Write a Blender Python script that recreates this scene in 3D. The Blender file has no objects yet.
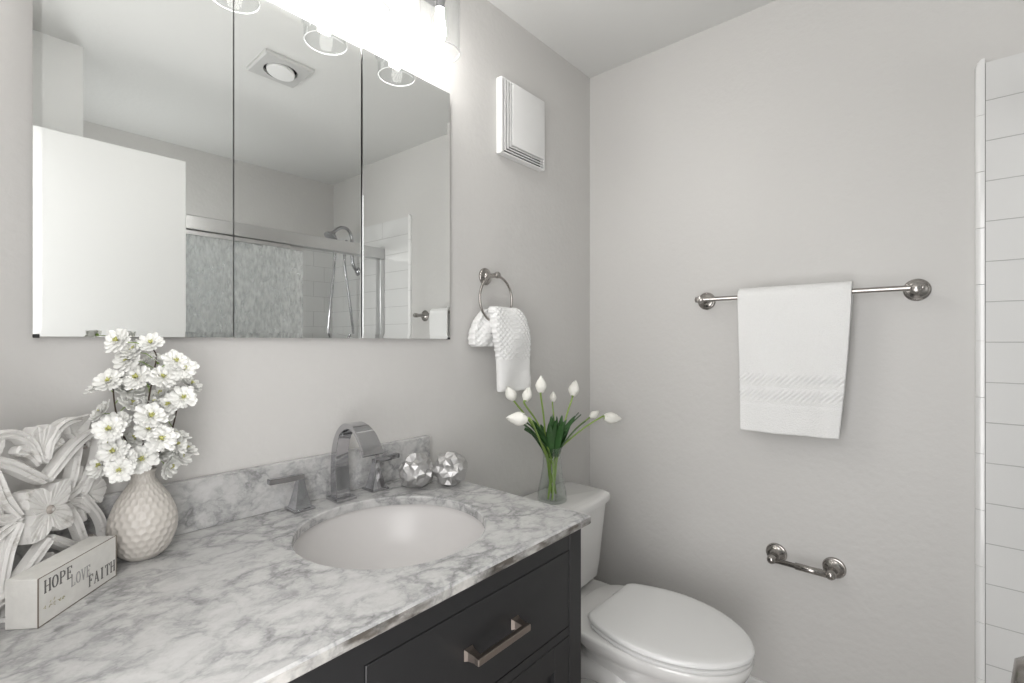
import bpy, bmesh, math, random
from mathutils import Vector, Matrix, noise
random.seed(7)
PI = math.pi
SC = bpy.context.scene
COL = SC.collection

# ---------------------------------------------------------------- camera
cam_d = bpy.data.cameras.new('camera')
cam = bpy.data.objects.new('camera', cam_d)
COL.objects.link(cam)
cam_d.sensor_width = 36.0
cam_d.lens = 484.3 / 1024 * 36.0
cam_d.clip_start = 0.01
cam.location = (-1.8285, -1.1465, 1.263)
cam.rotation_euler = (PI / 2, 0, 0.7195 - PI / 2)
SC.camera = cam

# ---------------------------------------------------------------- world, fill light, exposure
world = bpy.data.worlds.new('world')
SC.world = world
world.use_nodes = True
world.node_tree.nodes['Background'].inputs[0].default_value = (0.95, 0.97, 1.0, 1)
world.node_tree.nodes['Background'].inputs[1].default_value = 0.6
SC.view_settings.view_transform = 'Standard'
SC.view_settings.look = 'None'
SC.view_settings.gamma = 1.0
SC.view_settings.use_curve_mapping = False
SC.view_settings.exposure = 0.0

def area(name, loc, rot, sx, sy, power, color=(1, 1, 1)):
    d = bpy.data.lights.new(name, 'AREA')
    d.shape = 'RECTANGLE'; d.size = sx; d.size_y = sy
    d.energy = power; d.color = color
    o = bpy.data.objects.new(name, d)
    o.location = loc; o.rotation_euler = rot
    COL.objects.link(o)
    return o
# added fill light in the doorway of the left wall, angled towards the back wall
area('doorway_fill', (-2.06, -0.97, 1.10), (0, -PI / 2, math.radians(32)), 1.9, 0.7, 21.5, (1.0, 0.985, 0.98))
BULB = 96.0   # glow of the vanity lamps
sl = bpy.data.lights.new('alcove_fill', 'POINT'); sl.energy = 9  # added fill without a fixture, brightens the tub alcove from behind the door
sl.shadow_soft_size = 0.1
slo = bpy.data.objects.new('alcove_fill', sl); COL.objects.link(slo); slo.location = (-1.33, -1.85, 1.62)

# ---------------------------------------------------------------- materials
def mat(name):
    m = bpy.data.materials.new(name); m.use_nodes = True
    nt = m.node_tree
    return m, nt, nt.nodes['Principled BSDF']
def N(nt, t, **k):
    n = nt.nodes.new(t)
    for a, b in k.items(): setattr(n, a, b)
    return n
def simple(name, col, rough=0.5, metal=0.0, bump=0.0, bscale=100.0, spec=0.5, coat=0.0, var=0.0):
    m, nt, b = mat(name)
    b.inputs['Base Color'].default_value = (*col, 1)
    b.inputs['Roughness'].default_value = rough
    b.inputs['Metallic'].default_value = metal
    b.inputs['Specular IOR Level'].default_value = spec
    b.inputs['Coat Weight'].default_value = coat
    b.inputs['Coat Roughness'].default_value = 0.08
    tc = N(nt, 'ShaderNodeTexCoord')
    if bump > 0 or var > 0:
        nz = N(nt, 'ShaderNodeTexNoise'); nz.inputs['Scale'].default_value = bscale
        nz.inputs['Detail'].default_value = 4
        nt.links.new(tc.outputs['Object'], nz.inputs['Vector'])
        if bump > 0:
            bp = N(nt, 'ShaderNodeBump'); bp.inputs['Strength'].default_value = bump
            bp.inputs['Distance'].default_value = 0.002
            nt.links.new(nz.outputs['Fac'], bp.inputs['Height'])
            nt.links.new(bp.outputs['Normal'], b.inputs['Normal'])
        if var > 0:
            mx = N(nt, 'ShaderNodeMix', data_type='RGBA')
            mx.inputs['A'].default_value = (*[c * (1 - var) for c in col], 1)
            mx.inputs['B'].default_value = (*[min(1, c * (1 + var)) for c in col], 1)
            nt.links.new(nz.outputs['Fac'], mx.inputs['Factor'])
            nt.links.new(mx.outputs['Result'], b.inputs['Base Color'])
    return m

def paint(name, col, rough=0.42, bstr=0.25):
    m, nt, b = mat(name)
    tc = N(nt, 'ShaderNodeTexCoord')
    n1 = N(nt, 'ShaderNodeTexNoise'); n1.inputs['Scale'].default_value = 55; n1.inputs['Detail'].default_value = 3
    n2 = N(nt, 'ShaderNodeTexNoise'); n2.inputs['Scale'].default_value = 5; n2.inputs['Detail'].default_value = 3
    ad = N(nt, 'ShaderNodeMath', operation='MULTIPLY_ADD'); ad.inputs[1].default_value = 4.0
    nt.links.new(tc.outputs['Object'], n1.inputs['Vector']); nt.links.new(tc.outputs['Object'], n2.inputs['Vector'])
    nt.links.new(n2.outputs['Fac'], ad.inputs[0]); nt.links.new(n1.outputs['Fac'], ad.inputs[2])
    bp = N(nt, 'ShaderNodeBump'); bp.inputs['Strength'].default_value = bstr; bp.inputs['Distance'].default_value = 0.004
    nt.links.new(ad.outputs[0], bp.inputs['Height']); nt.links.new(bp.outputs['Normal'], b.inputs['Normal'])
    b.inputs['Base Color'].default_value = (*col, 1); b.inputs['Roughness'].default_value = rough
    b.inputs['Specular IOR Level'].default_value = 0.35
    return m

M = {}
M['wall'] = paint('wall_paint', (0.598, 0.588, 0.571))
M['ceiling'] = paint('ceiling_paint', (0.70, 0.70, 0.685), 0.7, 0.15)
M['white_paint'] = simple('white_paint', (0.74, 0.74, 0.73), 0.4)
M['plastic'] = simple('white_plastic', (0.80, 0.80, 0.79), 0.35)
M['dark'] = simple('dark_gap', (0.01, 0.01, 0.011), 0.6)
M['chrome'] = simple('chrome', (0.50, 0.50, 0.515), 0.06, 1.0)
M['nickel'] = simple('brushed_nickel', (0.40, 0.38, 0.36), 0.22, 1.0)
M['pull'] = simple('pull_metal', (0.42, 0.36, 0.32), 0.28, 1.0)
M['steel'] = simple('satin_aluminium', (0.62, 0.62, 0.62), 0.28, 1.0)
M['silver'] = simple('crumpled_silver', (0.48, 0.475, 0.47), 0.42, 0.75, 0.2, 160)
M['charcoal'] = simple('charcoal_paint', (0.015, 0.015, 0.016), 0.40)
M['porcelain'] = simple('porcelain', (0.74, 0.735, 0.72), 0.12, coat=0.5)
M['basin'] = simple('basin_porcelain', (0.62, 0.605, 0.595), 0.34, coat=0.1)
M['seat'] = simple('seat_plastic', (0.78, 0.78, 0.77), 0.25)
M['green'] = simple('leaf_green', (0.04, 0.115, 0.03), 0.4, var=0.35, bscale=30)
M['stem'] = simple('stem_green', (0.27, 0.40, 0.09), 0.45, var=0.25, bscale=60)
M['sepal'] = simple('sepal_green', (0.22, 0.34, 0.06), 0.5)
M['twig'] = simple('twig_brown', (0.045, 0.028, 0.018), 0.7, bump=0.4, bscale=200)
M['tulip'] = simple('tulip_white', (0.90, 0.89, 0.83), 0.5)
M['petal'] = simple('petal_white', (0.87, 0.87, 0.84), 0.6)
M['stamen'] = simple('stamen_yellow', (0.62, 0.62, 0.22), 0.6)
M['ceramic'] = simple('dimpled_ceramic', (0.56, 0.53, 0.49), 0.28)
M['ink'] = simple('letter_ink', (0.13, 0.125, 0.12), 0.7)
M['inkpale'] = simple('letter_ink_pale', (0.33, 0.325, 0.32), 0.7)
M['goldink'] = simple('letter_ink_gold', (0.42, 0.38, 0.24), 0.6)
M['grouttrim'] = simple('trim_tile', (0.80, 0.80, 0.79), 0.12, coat=0.3)
M['grille'] = simple('grille_grey', (0.52, 0.52, 0.51), 0.5)
M['towel'] = simple('terry_cotton', (0.80, 0.80, 0.79), 0.95, bump=1.0, bscale=260, spec=0.1, var=0.04)
M['towel_flat'] = simple('flat_woven_cotton', (0.80, 0.80, 0.79), 0.85, bump=0.35, bscale=300, spec=0.1)
# petals and towel let a little light through
for k in ('petal', 'tulip'):
    b = M[k].node_tree.nodes['Principled BSDF']
    b.inputs['Subsurface Weight'].default_value = 0.25
    b.inputs['Subsurface Radius'].default_value = (0.004, 0.004, 0.004)

m, nt, b = mat('mirror_glass')
b.inputs['Base Color'].default_value = (0.90, 0.915, 0.905, 1); b.inputs['Metallic'].default_value = 1; b.inputs['Roughness'].default_value = 0.0
M['mirror'] = m

def whitewash():
    m, nt, b = mat('whitewashed_wood')
    tc = N(nt, 'ShaderNodeTexCoord'); mp = N(nt, 'ShaderNodeMapping'); mp.inputs['Scale'].default_value = (14, 14, 20)
    nz = N(nt, 'ShaderNodeTexNoise'); nz.inputs['Scale'].default_value = 2.2; nz.inputs['Detail'].default_value = 6; nz.inputs['Roughness'].default_value = .7
    cr = N(nt, 'ShaderNodeValToRGB')
    cr.color_ramp.elements[0].position = 0.30; cr.color_ramp.elements[0].color = (0.42, 0.40, 0.37, 1)
    cr.color_ramp.elements[1].position = 0.46; cr.color_ramp.elements[1].color = (0.70, 0.69, 0.67, 1)
    geo = N(nt, 'ShaderNodeNewGeometry')
    cr2 = N(nt, 'ShaderNodeValToRGB')   # worn brown paint on sharp edges
    cr2.color_ramp.elements[0].position = 0.53; cr2.color_ramp.elements[0].color = (1, 1, 1, 1)
    cr2.color_ramp.elements[1].position = 0.585; cr2.color_ramp.elements[1].color = (0.36, 0.31, 0.27, 1)
    mx = N(nt, 'ShaderNodeMix', data_type='RGBA', blend_type='MULTIPLY'); mx.inputs['Factor'].default_value = 0.8
    nt.links.new(tc.outputs['Object'], mp.inputs['Vector']); nt.links.new(mp.outputs[0], nz.inputs['Vector'])
    nt.links.new(nz.outputs['Fac'], cr.inputs['Fac']); nt.links.new(geo.outputs['Pointiness'], cr2.inputs['Fac'])
    nt.links.new(cr.outputs['Color'], mx.inputs['A']); nt.links.new(cr2.outputs['Color'], mx.inputs['B'])
    nt.links.new(mx.outputs['Result'], b.inputs['Base Color'])
    bp = N(nt, 'ShaderNodeBump'); bp.inputs['Strength'].default_value = 0.3; bp.inputs['Distance'].default_value = 0.001
    nt.links.new(nz.outputs['Fac'], bp.inputs['Height']); nt.links.new(bp.outputs['Normal'], b.inputs['Normal'])
    b.inputs['Roughness'].default_value = 0.6
    return m
M['whitewash'] = whitewash()
M['block_paint'] = simple('chalky_white_paint', (0.66, 0.65, 0.62), 0.7, bump=0.4, bscale=60, var=0.12)
M['worn'] = simple('worn_brown_edge', (0.20, 0.17, 0.14), 0.8)

def marble():
    m, nt, b = mat('carrara_marble')
    L = nt.links.new
    tc = N(nt, 'ShaderNodeTexCoord')
    mp = N(nt, 'ShaderNodeMapping'); mp.inputs['Rotation'].default_value = (0.3, 0.2, 0.6); mp.inputs['Scale'].default_value = (1.0, 1.3, 1.2)
    L(tc.outputs['Object'], mp.inputs['Vector'])
    w1 = N(nt, 'ShaderNodeTexNoise'); w1.inputs['Scale'].default_value = 9; w1.inputs['Detail'].default_value = 5; w1.inputs['Roughness'].default_value = .65
    L(mp.outputs[0], w1.inputs['Vector'])
    sub = N(nt, 'ShaderNodeVectorMath', operation='SUBTRACT'); sub.inputs[1].default_value = (.5, .5, .5)
    L(w1.outputs['Color'], sub.inputs[0])
    sc = N(nt, 'ShaderNodeVectorMath', operation='SCALE'); sc.inputs['Scale'].default_value = 0.13
    L(sub.outputs[0], sc.inputs[0])
    ad = N(nt, 'ShaderNodeVectorMath', operation='ADD'); L(mp.outputs[0], ad.inputs[0]); L(sc.outputs[0], ad.inputs[1])
    def vor(scale):
        v = N(nt, 'ShaderNodeTexVoronoi', feature='DISTANCE_TO_EDGE'); v.inputs['Scale'].default_value = scale
        L(ad.outputs[0], v.inputs['Vector']); return v
    def ramp(src, stops):
        r = N(nt, 'ShaderNodeValToRGB'); e = r.color_ramp.elements
        e[0].position = stops[0][0]; e[0].color = (*[stops[0][1]] * 3, 1)
        e[1].position = stops[-1][0]; e[1].color = (*[stops[-1][1]] * 3, 1)
        for p, c in stops[1:-1]:
            x = e.new(p); x.color = (c, c, c, 1)
        L(src, r.inputs['Fac']); return r
    v1 = ramp(vor(16).outputs['Distance'], [(0.0, .95), (0.05, .66), (0.20, .22), (0.42, 0)])
    v2 = ramp(vor(41).outputs['Distance'], [(0.0, .9), (0.10, .5), (0.32, 0)])
    n2 = N(nt, 'ShaderNodeTexNoise'); n2.inputs['Scale'].default_value = 7; n2.inputs['Detail'].default_value = 5; L(ad.outputs[0], n2.inputs['Vector'])
    mask = ramp(n2.outputs['Fac'], [(0.36, 0.35), (0.60, 1)])
    n3 = N(nt, 'ShaderNodeTexNoise'); n3.inputs['Scale'].default_value = 26; n3.inputs['Detail'].default_value = 7; n3.inputs['Roughness'].default_value = .7; L(ad.outputs[0], n3.inputs['Vector'])
    fine = ramp(n3.outputs['Fac'], [(0.42, 0), (0.68, 1)])
    def mth(op, a, bb):
        q = N(nt, 'ShaderNodeMath', operation=op)
        for i, s in enumerate((a, bb)):
            if isinstance(s, float): q.inputs[i].default_value = s
            else: L(s, q.inputs[i])
        return q.outputs[0]
    a1 = mth('MULTIPLY', v1.outputs[0], mask.outputs[0])
    a2 = mth('MULTIPLY', mth('MULTIPLY', v2.outputs[0], mask.outputs[0]), 0.28)
    a3 = mth('MULTIPLY', fine.outputs[0], 0.30)
    s = mth('ADD', mth('ADD', mth('MULTIPLY', a1, 0.70), a2), a3)
    fin = N(nt, 'ShaderNodeValToRGB'); e = fin.color_ramp.elements
    e[0].position = 0.0; e[0].color = (0.575, 0.573, 0.565, 1)
    e[1].position = 1.0; e[1].color = (0.225, 0.227, 0.227, 1)
    x = e.new(0.30); x.color = (0.50, 0.498, 0.492, 1)
    x = e.new(0.6); x.color = (0.375, 0.376, 0.374, 1)
    L(s, fin.inputs['Fac']); L(fin.outputs[0], b.inputs['Base Color'])
    b.inputs['Roughness'].default_value = 0.22
    return m
M['marble'] = marble()

def marble_edge():
    # the rough brown grey veins that show on the cut front edge
    m = M['marble'].copy(); m.name = 'marble_cut_edge'; nt = m.node_tree
    b = nt.nodes['Principled BSDF']; src = b.inputs['Base Color'].links[0].from_socket
    tc = N(nt, 'ShaderNodeTexCoord'); nz = N(nt, 'ShaderNodeTexNoise'); nz.inputs['Scale'].default_value = 30; nz.inputs['Detail'].default_value = 6
    mp = N(nt, 'ShaderNodeMapping'); mp.inputs['Rotation'].default_value = (0, 0.6, 0); mp.inputs['Scale'].default_value = (0.6, 1, 1.8)
    nt.links.new(tc.outputs['Object'], mp.inputs['Vector']); nt.links.new(mp.outputs[0], nz.inputs['Vector'])
    cr = N(nt, 'ShaderNodeValToRGB'); cr.color_ramp.elements[0].position = .38; cr.color_ramp.elements[0].color = (0.20, 0.175, 0.15, 1)
    cr.color_ramp.elements[1].position = .60; cr.color_ramp.elements[1].color = (.85, .83, .80, 1)
    nt.links.new(nz.outputs['Fac'], cr.inputs['Fac'])
    mx = N(nt, 'ShaderNodeMix', data_type='RGBA', blend_type='MULTIPLY'); mx.inputs['Factor'].default_value = 1.0
    nt.links.new(src, mx.inputs['A']); nt.links.new(cr.outputs[0], mx.inputs['B']); nt.links.new(mx.outputs['Result'], b.inputs['Base Color'])
    b.inputs['Roughness'].default_value = 0.55
    return m
M['marble_edge'] = marble_edge()

def tile(name, along, w=0.60, h=0.108, zoff=0.0, col=(0.70, 0.70, 0.69)):
    m, nt, b = mat(name); L = nt.links.new
    tc = N(nt, 'ShaderNodeTexCoord'); sp = N(nt, 'ShaderNodeSeparateXYZ'); L(tc.outputs['Object'], sp.inputs[0])
    cb = N(nt, 'ShaderNodeCombineXYZ')
    ad = N(nt, 'ShaderNodeMath', operation='ADD'); ad.inputs[1].default_value = zoff
    L(sp.outputs[along], cb.inputs['X']); L(sp.outputs['Z'], ad.inputs[0]); L(ad.outputs[0], cb.inputs['Y'])
    br = N(nt, 'ShaderNodeTexBrick'); br.inputs['Scale'].default_value = 1.0
    br.inputs['Brick Width'].default_value = w; br.inputs['Row Height'].default_value = h
    br.inputs['Mortar Size'].default_value = 0.0012; br.inputs['Mortar Smooth'].default_value = 0.3
    br.inputs['Color1'].default_value = (*col, 1); br.inputs['Color2'].default_value = (*[c * .985 for c in col], 1)
    br.inputs['Mortar'].default_value = (0.44, 0.44, 0.43, 1)
    L(cb.outputs[0], br.inputs['Vector']); L(br.outputs['Color'], b.inputs['Base Color'])
    bp = N(nt, 'ShaderNodeBump', invert=True); bp.inputs['Strength'].default_value = 0.7; bp.inputs['Distance'].default_value = 0.002
    L(br.outputs['Fac'], bp.inputs['Height']); L(bp.outputs['Normal'], b.inputs['Normal'])
    b.inputs['Roughness'].default_value = 0.14
    return m
ZG = 0.108 - (1.1533 % 0.108)
M['tile_y'] = tile('wall_tile_side', 'Y', zoff=ZG)
M['tile_x'] = tile('wall_tile_back', 'X', w=0.16, zoff=ZG)

def floor_mat():
    m, nt, b = mat('floor_vinyl'); L = nt.links.new
    tc = N(nt, 'ShaderNodeTexCoord'); wv = N(nt, 'ShaderNodeTexWave'); wv.inputs['Scale'].default_value = 3; wv.inputs['Distortion'].default_value = 6
    wv.inputs['Detail'].default_value = 4
    L(tc.outputs['Object'], wv.inputs['Vector'])
    cr = N(nt, 'ShaderNodeValToRGB'); cr.color_ramp.elements[0].color = (0.33, 0.31, 0.29, 1); cr.color_ramp.elements[1].color = (0.50, 0.48, 0.46, 1)
    L(wv.outputs['Fac'], cr.inputs['Fac']); L(cr.outputs[0], b.inputs['Base Color']); b.inputs['Roughness'].default_value = 0.4
    return m
M['floor'] = floor_mat()

def thin_glass(name, tint=(0.98, 0.985, 0.985), edge=0.5, base=0.03):
    m = bpy.data.materials.new(name); m.use_nodes = True; nt = m.node_tree; nt.nodes.clear(); L = nt.links.new
    out = N(nt, 'ShaderNodeOutputMaterial'); tr = N(nt, 'ShaderNodeBsdfTransparent'); gl = N(nt, 'ShaderNodeBsdfGlossy')
    tr.inputs[0].default_value = (*tint, 1); gl.inputs['Roughness'].default_value = 0.02
    lw = N(nt, 'ShaderNodeLayerWeight'); lw.inputs['Blend'].default_value = 0.5
    pw = N(nt, 'ShaderNodeMath', operation='POWER'); pw.inputs[1].default_value = 4.0; L(lw.outputs['Facing'], pw.inputs[0])
    fr = N(nt, 'ShaderNodeMath', operation='MULTIPLY_ADD'); fr.inputs[1].default_value = edge; fr.inputs[2].default_value = base; L(pw.outputs[0], fr.inputs[0])
    mx = N(nt, 'ShaderNodeMixShader'); L(fr.outputs[0], mx.inputs[0]); L(tr.outputs[0], mx.inputs[1]); L(gl.outputs[0], mx.inputs[2])
    L(mx.outputs[0], out.inputs[0])
    return m
M['glass'] = thin_glass('clear_glass')
M['vase_glass'] = thin_glass('vase_glass', (0.965, 0.982, 0.972), 1.0, 0.07)

def rain_glass():
    m = bpy.data.materials.new('rain_textured_glass'); m.use_nodes = True; nt = m.node_tree; nt.nodes.clear(); L = nt.links.new
    out = N(nt, 'ShaderNodeOutputMaterial'); tr = N(nt, 'ShaderNodeBsdfTransparent'); tr.inputs[0].default_value = (.94, .95, .95, 1)
    df = N(nt, 'ShaderNodeBsdfPrincipled'); df.inputs['Base Color'].default_value = (.80, .81, .81, 1); df.inputs['Roughness'].default_value = 0.15
    tc = N(nt, 'ShaderNodeTexCoord'); mp = N(nt, 'ShaderNodeMapping'); mp.inputs['Scale'].default_value = (70, 70, 26)
    nz = N(nt, 'ShaderNodeTexNoise'); nz.inputs['Scale'].default_value = 1.0; nz.inputs['Detail'].default_value = 3
    L(tc.outputs['Object'], mp.inputs['Vector']); L(mp.outputs[0], nz.inputs['Vector'])
    cr = N(nt, 'ShaderNodeValToRGB'); cr.color_ramp.elements[0].position = .35; cr.color_ramp.elements[0].color = (.22, .22, .22, 1)
    cr.color_ramp.elements[1].position = .65; cr.color_ramp.elements[1].color = (.62, .62, .62, 1)
    L(nz.outputs['Fac'], cr.inputs['Fac'])
    bp = N(nt, 'ShaderNodeBump'); bp.inputs['Strength'].default_value = .8; bp.inputs['Distance'].default_value = .003
    L(nz.outputs['Fac'], bp.inputs['Height']); L(bp.outputs['Normal'], df.inputs['Normal'])
    mx = N(nt, 'ShaderNodeMixShader'); L(cr.outputs[0], mx.inputs[0]); L(tr.outputs[0], mx.inputs[1]); L(df.outputs[0], mx.inputs[2])
    L(mx.outputs[0], out.inputs[0]); return m
M['rain'] = rain_glass()
M['rim'] = simple('rim_highlight_white', (0.9, 0.9, 0.9), 0.2)  # opaque white, paints in the light that the glass rim catches

def emit(name, col, s):
    m = bpy.data.materials.new(name); m.use_nodes = True; nt = m.node_tree; nt.nodes.clear()
    e = N(nt, 'ShaderNodeEmission'); e.inputs[0].default_value = (*col, 1); e.inputs[1].default_value = s
    o = N(nt, 'ShaderNodeOutputMaterial'); nt.links.new(e.outputs[0], o.inputs[0]); return m
M['bulb'] = emit('bulb_glow', (1.0, 0.97, 0.94), BULB)

# ---------------------------------------------------------------- mesh helpers
WM = {}
def bmn(): return bmesh.new()
def link(name, bm, ma, parent=None, smooth=False, angle=None):
    me = bpy.data.meshes.new(name)
    if parent is not None: bm.transform(WM[parent].inverted())
    if smooth and angle:
        for e in bm.edges:
            if len(e.link_faces) == 2 and e.calc_face_angle(0) > angle: e.smooth = False
    for f in bm.faces: f.smooth = bool(smooth)
    bm.to_mesh(me); bm.free()
    for x in (ma if isinstance(ma, (list, tuple)) else [ma]): me.materials.append(x)
    o = bpy.data.objects.new(name, me); COL.objects.link(o)
    WM[o] = WM[parent].copy() if parent is not None else Matrix.Identity(4)
    if parent is not None: o.parent = parent
    return o
def thing(name, label, cat, loc=(0, 0, 0), rotz=0.0, group=None):
    o = bpy.data.objects.new(name, None); COL.objects.link(o)
    o.empty_display_size = 0.05
    o.location = loc; o.rotation_euler = (0, 0, rotz); o['label'] = label; o['category'] = cat
    if group: o['group'] = group
    WM[o] = Matrix.Translation(loc) @ Matrix.Rotation(rotz, 4, 'Z')
    return o
def tag(o, label, cat, group=None):
    o['label'] = label; o['category'] = cat
    if group: o['group'] = group
    return o
def recenter(o):
    # put the origin of a single mesh thing at its base centre
    v = [w.co for w in o.data.vertices]
    c = Vector(((min(p.x for p in v) + max(p.x for p in v)) / 2, (min(p.y for p in v) + max(p.y for p in v)) / 2, min(p.z for p in v)))
    o.data.transform(Matrix.Translation(-c)); o.location = c
    return o
def struct(o):
    o['kind'] = 'structure'; return o
def box(bm, x0, x1, y0, y1, z0, z1, bev=0.0, seg=2, mi=0):
    r = bmesh.ops.create_cube(bm, size=1.0)
    vs = r['verts']
    for v in vs:
        v.co = Vector((x0 if v.co.x < 0 else x1, y0 if v.co.y < 0 else y1, z0 if v.co.z < 0 else z1))
    fs = list({f for v in vs for f in v.link_faces})
    for f in fs: f.material_index = mi
    if bev > 0:
        es = list({e for v in vs for e in v.link_edges})
        bmesh.ops.bevel(bm, geom=es, offset=bev, segments=seg, profile=0.5, affect='EDGES')
    return vs
def grid(bm, rows, closed_u=False, closed_v=False, cap=False, mi=0):
    V = [[bm.verts.new(p) for p in r] for r in rows]
    n = len(V); k = len(V[0])
    for i in range(n if closed_v else n - 1):
        for j in range(k if closed_u else k - 1):
            a, b_, c, d = V[i][j], V[i][(j + 1) % k], V[(i + 1) % n][(j + 1) % k], V[(i + 1) % n][j]
            try:
                f = bm.faces.new((a, b_, c, d)); f.material_index = mi
            except ValueError: pass
    if cap and closed_u and not closed_v:
        bm.faces.new(list(reversed(V[0]))).material_index = mi; bm.faces.new(V[-1]).material_index = mi
    return V
def lathe(bm, prof, mtx=None, seg=32, cap=True, mi=0):
    mtx = mtx or Matrix.Identity(4)
    rows = [[mtx @ Vector((r * math.cos(2 * PI * j / seg), r * math.sin(2 * PI * j / seg), z)) for j in range(seg)] for r, z in prof]
    grid(bm, rows, closed_u=True, cap=cap, mi=mi)
def frame_pts(pts, closed=False):
    n = len(pts); T = []
    for i in range(n):
        a = pts[(i - 1) % n] if (closed or i > 0) else pts[i]
        b_ = pts[(i + 1) % n] if (closed or i < n - 1) else pts[i]
        T.append((b_ - a).normalized())
    up = Vector((0, 0, 1)) if abs(T[0].z) < .9 else Vector((0, 1, 0))
    nrm = (up - T[0] * up.dot(T[0])).normalized(); out = []
    for t in T:
        nrm = (nrm - t * nrm.dot(t)).normalized(); out.append((t, nrm, t.cross(nrm)))
    return out
def tube(bm, pts, r, seg=10, closed=False, cap=True, mi=0):
    pts = [Vector(p) for p in pts]; fr = frame_pts(pts, closed); rows = []
    for i, p in enumerate(pts):
        rr = r[i] if isinstance(r, (list, tuple)) else r
        t, a, b_ = fr[i]
        rows.append([p + (a * math.cos(2 * PI * j / seg) + b_ * math.sin(2 * PI * j / seg)) * rr for j in range(seg)])
    grid(bm, rows, closed_u=True, closed_v=closed, cap=cap and not closed, mi=mi)
def smoothpts(pts, n=8, closed=False):
    P = [Vector(p) for p in pts]; out = []; m = len(P)
    for i in range(m if closed else m - 1):
        g = lambda k: P[k % m] if closed else P[max(0, min(m - 1, k))]
        a, b_, c, d = g(i - 1), g(i), g(i + 1), g(i + 2)
        for k in range(n):
            t = k / n
            out.append(0.5 * ((2 * b_) + (c - a) * t + (2 * a - 5 * b_ + 4 * c - d) * t * t + (-a + 3 * b_ - 3 * c + d) * t ** 3))
    if not closed: out.append(P[-1])
    return out
def interp(tab, x):
    if x <= tab[0][0]: return tab[0][1]
    for (a, b_), (c, d) in zip(tab, tab[1:]):
        if x <= c:
            t = (x - a) / (c - a); t = t * t * (3 - 2 * t); return b_ + (d - b_) * t
    return tab[-1][1]
def clean(bm):
    bmesh.ops.remove_doubles(bm, verts=bm.verts, dist=1e-5)
    bmesh.ops.recalc_face_normals(bm, faces=bm.faces)
    return bm

# ================================================================ THE ROOM
H = 2.4214; XL = -1.965; YF = -2.2575
def slab(name, x0, x1, y0, y1, z0, z1, m, **k):
    bm = bmn(); box(bm, x0, x1, y0, y1, z0, z1); return struct(link(name, bm, m))
slab('wall_back', XL - 0.1, 0.1, 0.0, 0.1, 0, H, M['wall'])
slab('wall_right', 0.0, 0.1, YF - 0.1, 0.0, 0, H, M['wall'])
slab('wall_front', XL - 0.1, 0.0, YF - 0.1, YF, 0, H, M['wall'])
slab('floor', XL - 1.2, 0.1, YF - 0.1, 0.1, -0.05, 0.0, M['floor'])
slab('ceiling', XL - 1.2, 0.1, YF - 0.1, 0.1, H, H + 0.05, M['ceiling'])
# left wall with the doorway (y -1.33 .. -0.57)
bm = bmn()
box(bm, XL - 0.1, XL, -0.57, 0.0, 0, H); box(bm, XL - 0.1, XL, YF, -1.34, 0, H); box(bm, XL - 0.1, XL, -1.34, -0.57, 2.05, H)
struct(link('wall_left', bm, M['wall']))
# white wing wall that closes the tub alcove
slab('wall_wing', XL, -1.507, YF, -1.42, 0, H, M['white_paint'])
# baseboards
bm = bmn(); box(bm, -0.015, 0.0, -1.226, 0.0, 0, 0.095, 0.004); struct(link('baseboard_right', bm, M['white_paint'], smooth=False))
bm = bmn(); box(bm, -0.90, -0.015, -0.015, 0.0, 0, 0.095, 0.004); struct(link('baseboard_back', bm, M['white_paint']))
# door casing round the doorway
bm = bmn()
box(bm, XL - 0.11, XL + 0.015, -1.345, -1.335, 0, 2.05); box(bm, XL - 0.11, XL + 0.012, -0.575, -0.565, 0, 2.05); box(bm, XL - 0.11, XL + 0.012, -1.34, -0.57, 2.04, 2.05)
struct(link('trim_1', bm, M['white_paint']))
# tiled alcove
bm = bmn(); box(bm, -0.012, -0.0005, YF, -1.246, 0.0, 2.012); struct(link('wall_tile_right', bm, M['tile_y']))
bm = bmn(); box(bm, -1.507, -0.012, YF + 0.0005, YF + 0.012, 0.0, 2.012); struct(link('wall_tile_front', bm, M['tile_x']))
bm = bmn(); box(bm, -1.5065, -1.497, YF + 0.012, -1.425, 0.0, 2.012); struct(link('wall_tile_left', bm, M['tile_y']))
# bullnose edging of the tiled wall, one rounded piece above the other
bm = bmn(); z = 2.024; k = 0
while z > 0.02:
    z0 = max(0.0, z - 0.152)
    pr = []
    for q in range(7):
        t = PI / 2 * q / 6
        pr.append((-0.0005 - 0.0135 * math.sin(t), -1.2255 - 0.012 + 0.012 * math.cos(t)))
    pr += [(-0.014, -1.2445), (-0.0005, -1.2445)]
    rows = [[Vector((x, y, zz)) for x, y in pr] for zz in (z0 + 0.0012, z)]
    if k == 0:
        rows = [[Vector((x, y, z0 + .0012)) for x, y in pr], [Vector((x, y, z - 0.018)) for x, y in pr],
                [Vector((x, min(y, -1.2300), z - 0.006)) for x, y in pr], [Vector((x, min(y, -1.2380), z)) for x, y in pr]]
    grid(bm, rows, closed_u=True, cap=True); z = z0; k += 1
struct(link('trim_2', clean(bm), M['grouttrim'], smooth=True, angle=0.7))

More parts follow.
